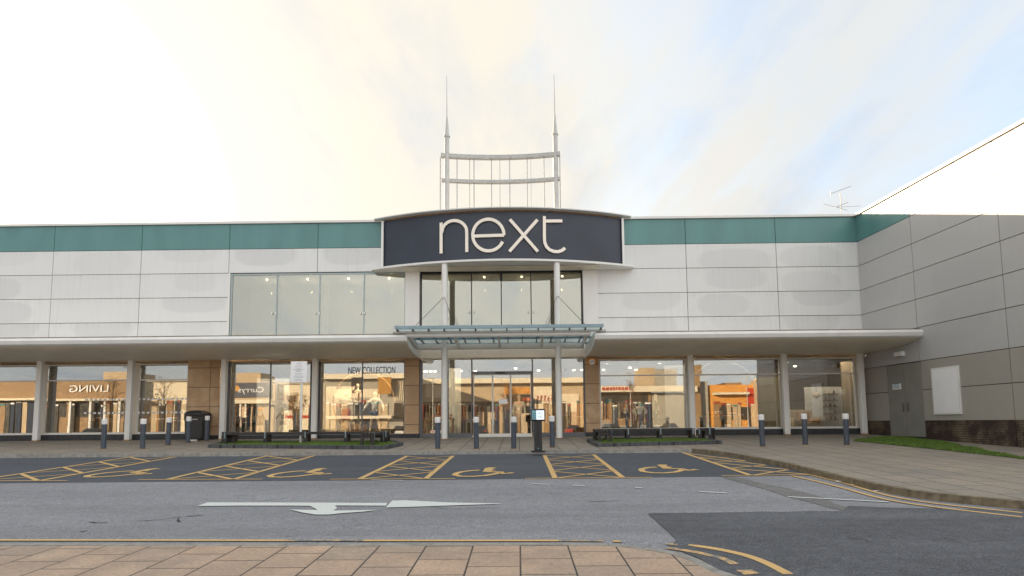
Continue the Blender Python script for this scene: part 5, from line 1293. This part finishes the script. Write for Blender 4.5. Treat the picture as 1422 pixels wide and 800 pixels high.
# parked cars
def car(px, Yr, mt, label, rot):
    D = 2*F-Yr; p = T(px, 590, D); z0 = gz(Yr); th = thing('parked_car', label, 'car', (0, 0, 0), 'cars parked across the car park')
    m = MB(); prof_ = [(-2.1, .35), (-2.15, .6), (-2.0, .82), (-1.2, .95), (-.6, 1.38), (.7, 1.45), (1.5, 1.05), (2.05, .95), (2.15, .6), (2.1, .3)]
    body = [(x_, .9 if 0 else y_) for x_, y_ in prof_]
    lo = [(-2.1, .32), (-2.15, .6), (-2.0, .84), (-1.15, .93), (1.55, .98), (2.05, .93), (2.15, .6), (2.1, .3)]
    m.prism([(a, 0, b) for a, b in lo], (0, -.85, 0), (0, .85, 0)); bd = m.build('body', mt, th, bevel=.06)
    m = MB(); 
    top = [(-1.1, .935), (-.5, 1.36), (.7, 1.42), (1.45, .975)]
    v = [(a, s*(.8 if b < 1 else .62), b) for s in (-1, 1) for a, b in top]; m.add(v, [(0, 1, 2, 3), (7, 6, 5, 4), (0, 4, 5, 1), (1, 5, 6, 2), (2, 6, 7, 3), (3, 7, 4, 0)]); gh = m.build('windows', 'car_glass', th, bevel=.03)
    m = MB(); m.box(-.52, .72, -.6, .6, 1.40, 1.45); m.build('roof', mt, th, bevel=.02)
    for a in (-1.35, 1.35):
        for s in (-1, 1):
            w_ = MB().tube([(a, s*.72, .32), (a, s*.88, .32)], .32, 20).build('wheel', 'rubber', th); MB().tube([(a, s*.87, .32), (a, s*.89, .32)], .2, 14).build('rim', 'galv', w_)
    for s in (-1, 1): MB().box(-2.17, -2.1, s*.6-.15, s*.6+.15, .62, .74).build('headlight', 'sign_white', th); MB().box(2.1, 2.17, s*.65-.12, s*.65+.12, .68, .85).build('tail_light', 'o_red', th)
    th.location = (p.x, Yr, z0); th.rotation_euler.z = R(rot)
for px, Yr, mt, lb, rot in [(556, -30, 'car_paint_white', 'white car mirrored beside the granite pillar left of the entrance', 85), (612, -30, 'car_paint_silver', 'silver car mirrored in the left entrance window', 95), (668, -31, 'car_paint_dark', 'dark car mirrored in the left sliding door', 90), (795, -30, 'car_paint_red', 'red car mirrored in the right entrance window', 88), (845, -32, 'car_paint_silver', 'silver car mirrored in the first right window', 92), (930, -31, 'car_paint_dark', 'dark car mirrored at the right of the first right window', 90), (130, -36, 'car_paint_dark', 'dark car mirrored in the leftmost window', 90), (335, -36, 'car_paint_silver', 'silver car mirrored behind the child mannequins', 90)]:
    car(px, Yr, mt, lb, rot)

# ------------------------------------------------------------------ SKY, SUN
SE, SA = 13.4, -47.0
w = bpy.data.worlds.new('World'); S.world = w; w.use_nodes = True; nt = w.node_tree; nt.nodes.clear()
out = N(nt, 'ShaderNodeOutputWorld'); bg = N(nt, 'ShaderNodeBackground'); bg.inputs['Strength'].default_value = .15
sky = N(nt, 'ShaderNodeTexSky', sky_type='NISHITA', sun_disc=False); sky.sun_elevation = R(SE); sky.sun_rotation = R(SA)
sky.air_density = 1.0; sky.dust_density = 1.6; sky.ozone_density = 1.0
tc = N(nt, 'ShaderNodeTexCoord'); sx = N(nt, 'ShaderNodeSeparateXYZ'); nt.links.new(tc.outputs['Generated'], sx.inputs[0])
zc_ = mth(nt, 'ADD', mth(nt, 'MAXIMUM', sx.outputs[2], 0.0), .12)
cx = N(nt, 'ShaderNodeCombineXYZ'); nt.links.new(mth(nt, 'DIVIDE', sx.outputs[0], zc_), cx.inputs[0]); nt.links.new(mth(nt, 'DIVIDE', sx.outputs[1], zc_), cx.inputs[1])
mp = N(nt, 'ShaderNodeMapping'); mp.inputs['Rotation'].default_value = (0, 0, R(-58)); mp.inputs['Scale'].default_value = (1.0, .38, 1); nt.links.new(cx.outputs[0], mp.inputs[0])
n1 = N(nt, 'ShaderNodeTexNoise', i_Scale=1.05, i_Detail=7.0, i_Roughness=.58, i_Distortion=.5); nt.links.new(mp.outputs[0], n1.inputs['Vector'])
n2 = N(nt, 'ShaderNodeTexNoise', i_Scale=3.1, i_Detail=6.0, i_Roughness=.6); nt.links.new(mp.outputs[0], n2.inputs['Vector'])
sd = Vector((math.sin(R(SA))*math.cos(R(SE)), math.cos(R(SA))*math.cos(R(SE)), math.sin(R(SE))))
dt = N(nt, 'ShaderNodeVectorMath', operation='DOT_PRODUCT'); nt.links.new(tc.outputs['Generated'], dt.inputs[0]); dt.inputs[1].default_value = sd
prox = ramp(nt, dt.outputs['Value'], [(.0, 0.0), (.55, .12), (.8, .45), (1.0, 1.0)])
half = mth(nt, 'MULTIPLY_ADD', dt.outputs['Value'], .5, .5)
cov = mth(nt, 'ADD', mth(nt, 'ADD', mth(nt, 'MULTIPLY', n1.outputs['Fac'], .8), mth(nt, 'MULTIPLY', n2.outputs['Fac'], .2)), mth(nt, 'ADD', mth(nt, 'MULTIPLY', prox, .6), mth(nt, 'MULTIPLY', mth(nt, 'MAXIMUM', mth(nt, 'MULTIPLY', sx.outputs[1], -1.0), 0.0), .25)))
mask = ramp(nt, cov, CLOUD_RAMP)
ccol = ramp(nt, half, [(p_, tuple(q/8 for q in c_)) for p_, c_ in CLOUDS]); ccol = mixc(nt, 1.0, ccol, (8.0, 8.0, 8.0), 'MULTIPLY')
tone = mixc(nt, 1.0, ccol, ramp(nt, n2.outputs['Fac'], [(.3, (.80, .84, .90)), (.5, (.97, .95, .90)), (.68, (1.0, .965, .90))]), 'MULTIPLY')
nt.links.new(mixc(nt, mask, sky.outputs[0], tone), bg.inputs['Color']); nt.links.new(bg.outputs[0], out.inputs[0])
sl = bpy.data.lights.new('sun', 'SUN'); sl.energy = 3.9; sl.angle = R(.55); sl.color = (1.0, .77, .51)
so = bpy.data.objects.new('sun', sl); COL.objects.link(so); so.rotation_euler = sd.to_track_quat('Z', 'Y').to_euler()
S.view_settings.view_transform = 'Standard'; S.view_settings.look = 'None'; S.view_settings.gamma = 1; S.view_settings.exposure = EXPO
S.render.engine = 'CYCLES'; S.render.resolution_x = 1024; S.render.resolution_y = 576
S.cycles.max_bounces = 8; S.cycles.transparent_max_bounces = 16; S.cycles.glossy_bounces = 4; S.cycles.sample_clamp_indirect = 8
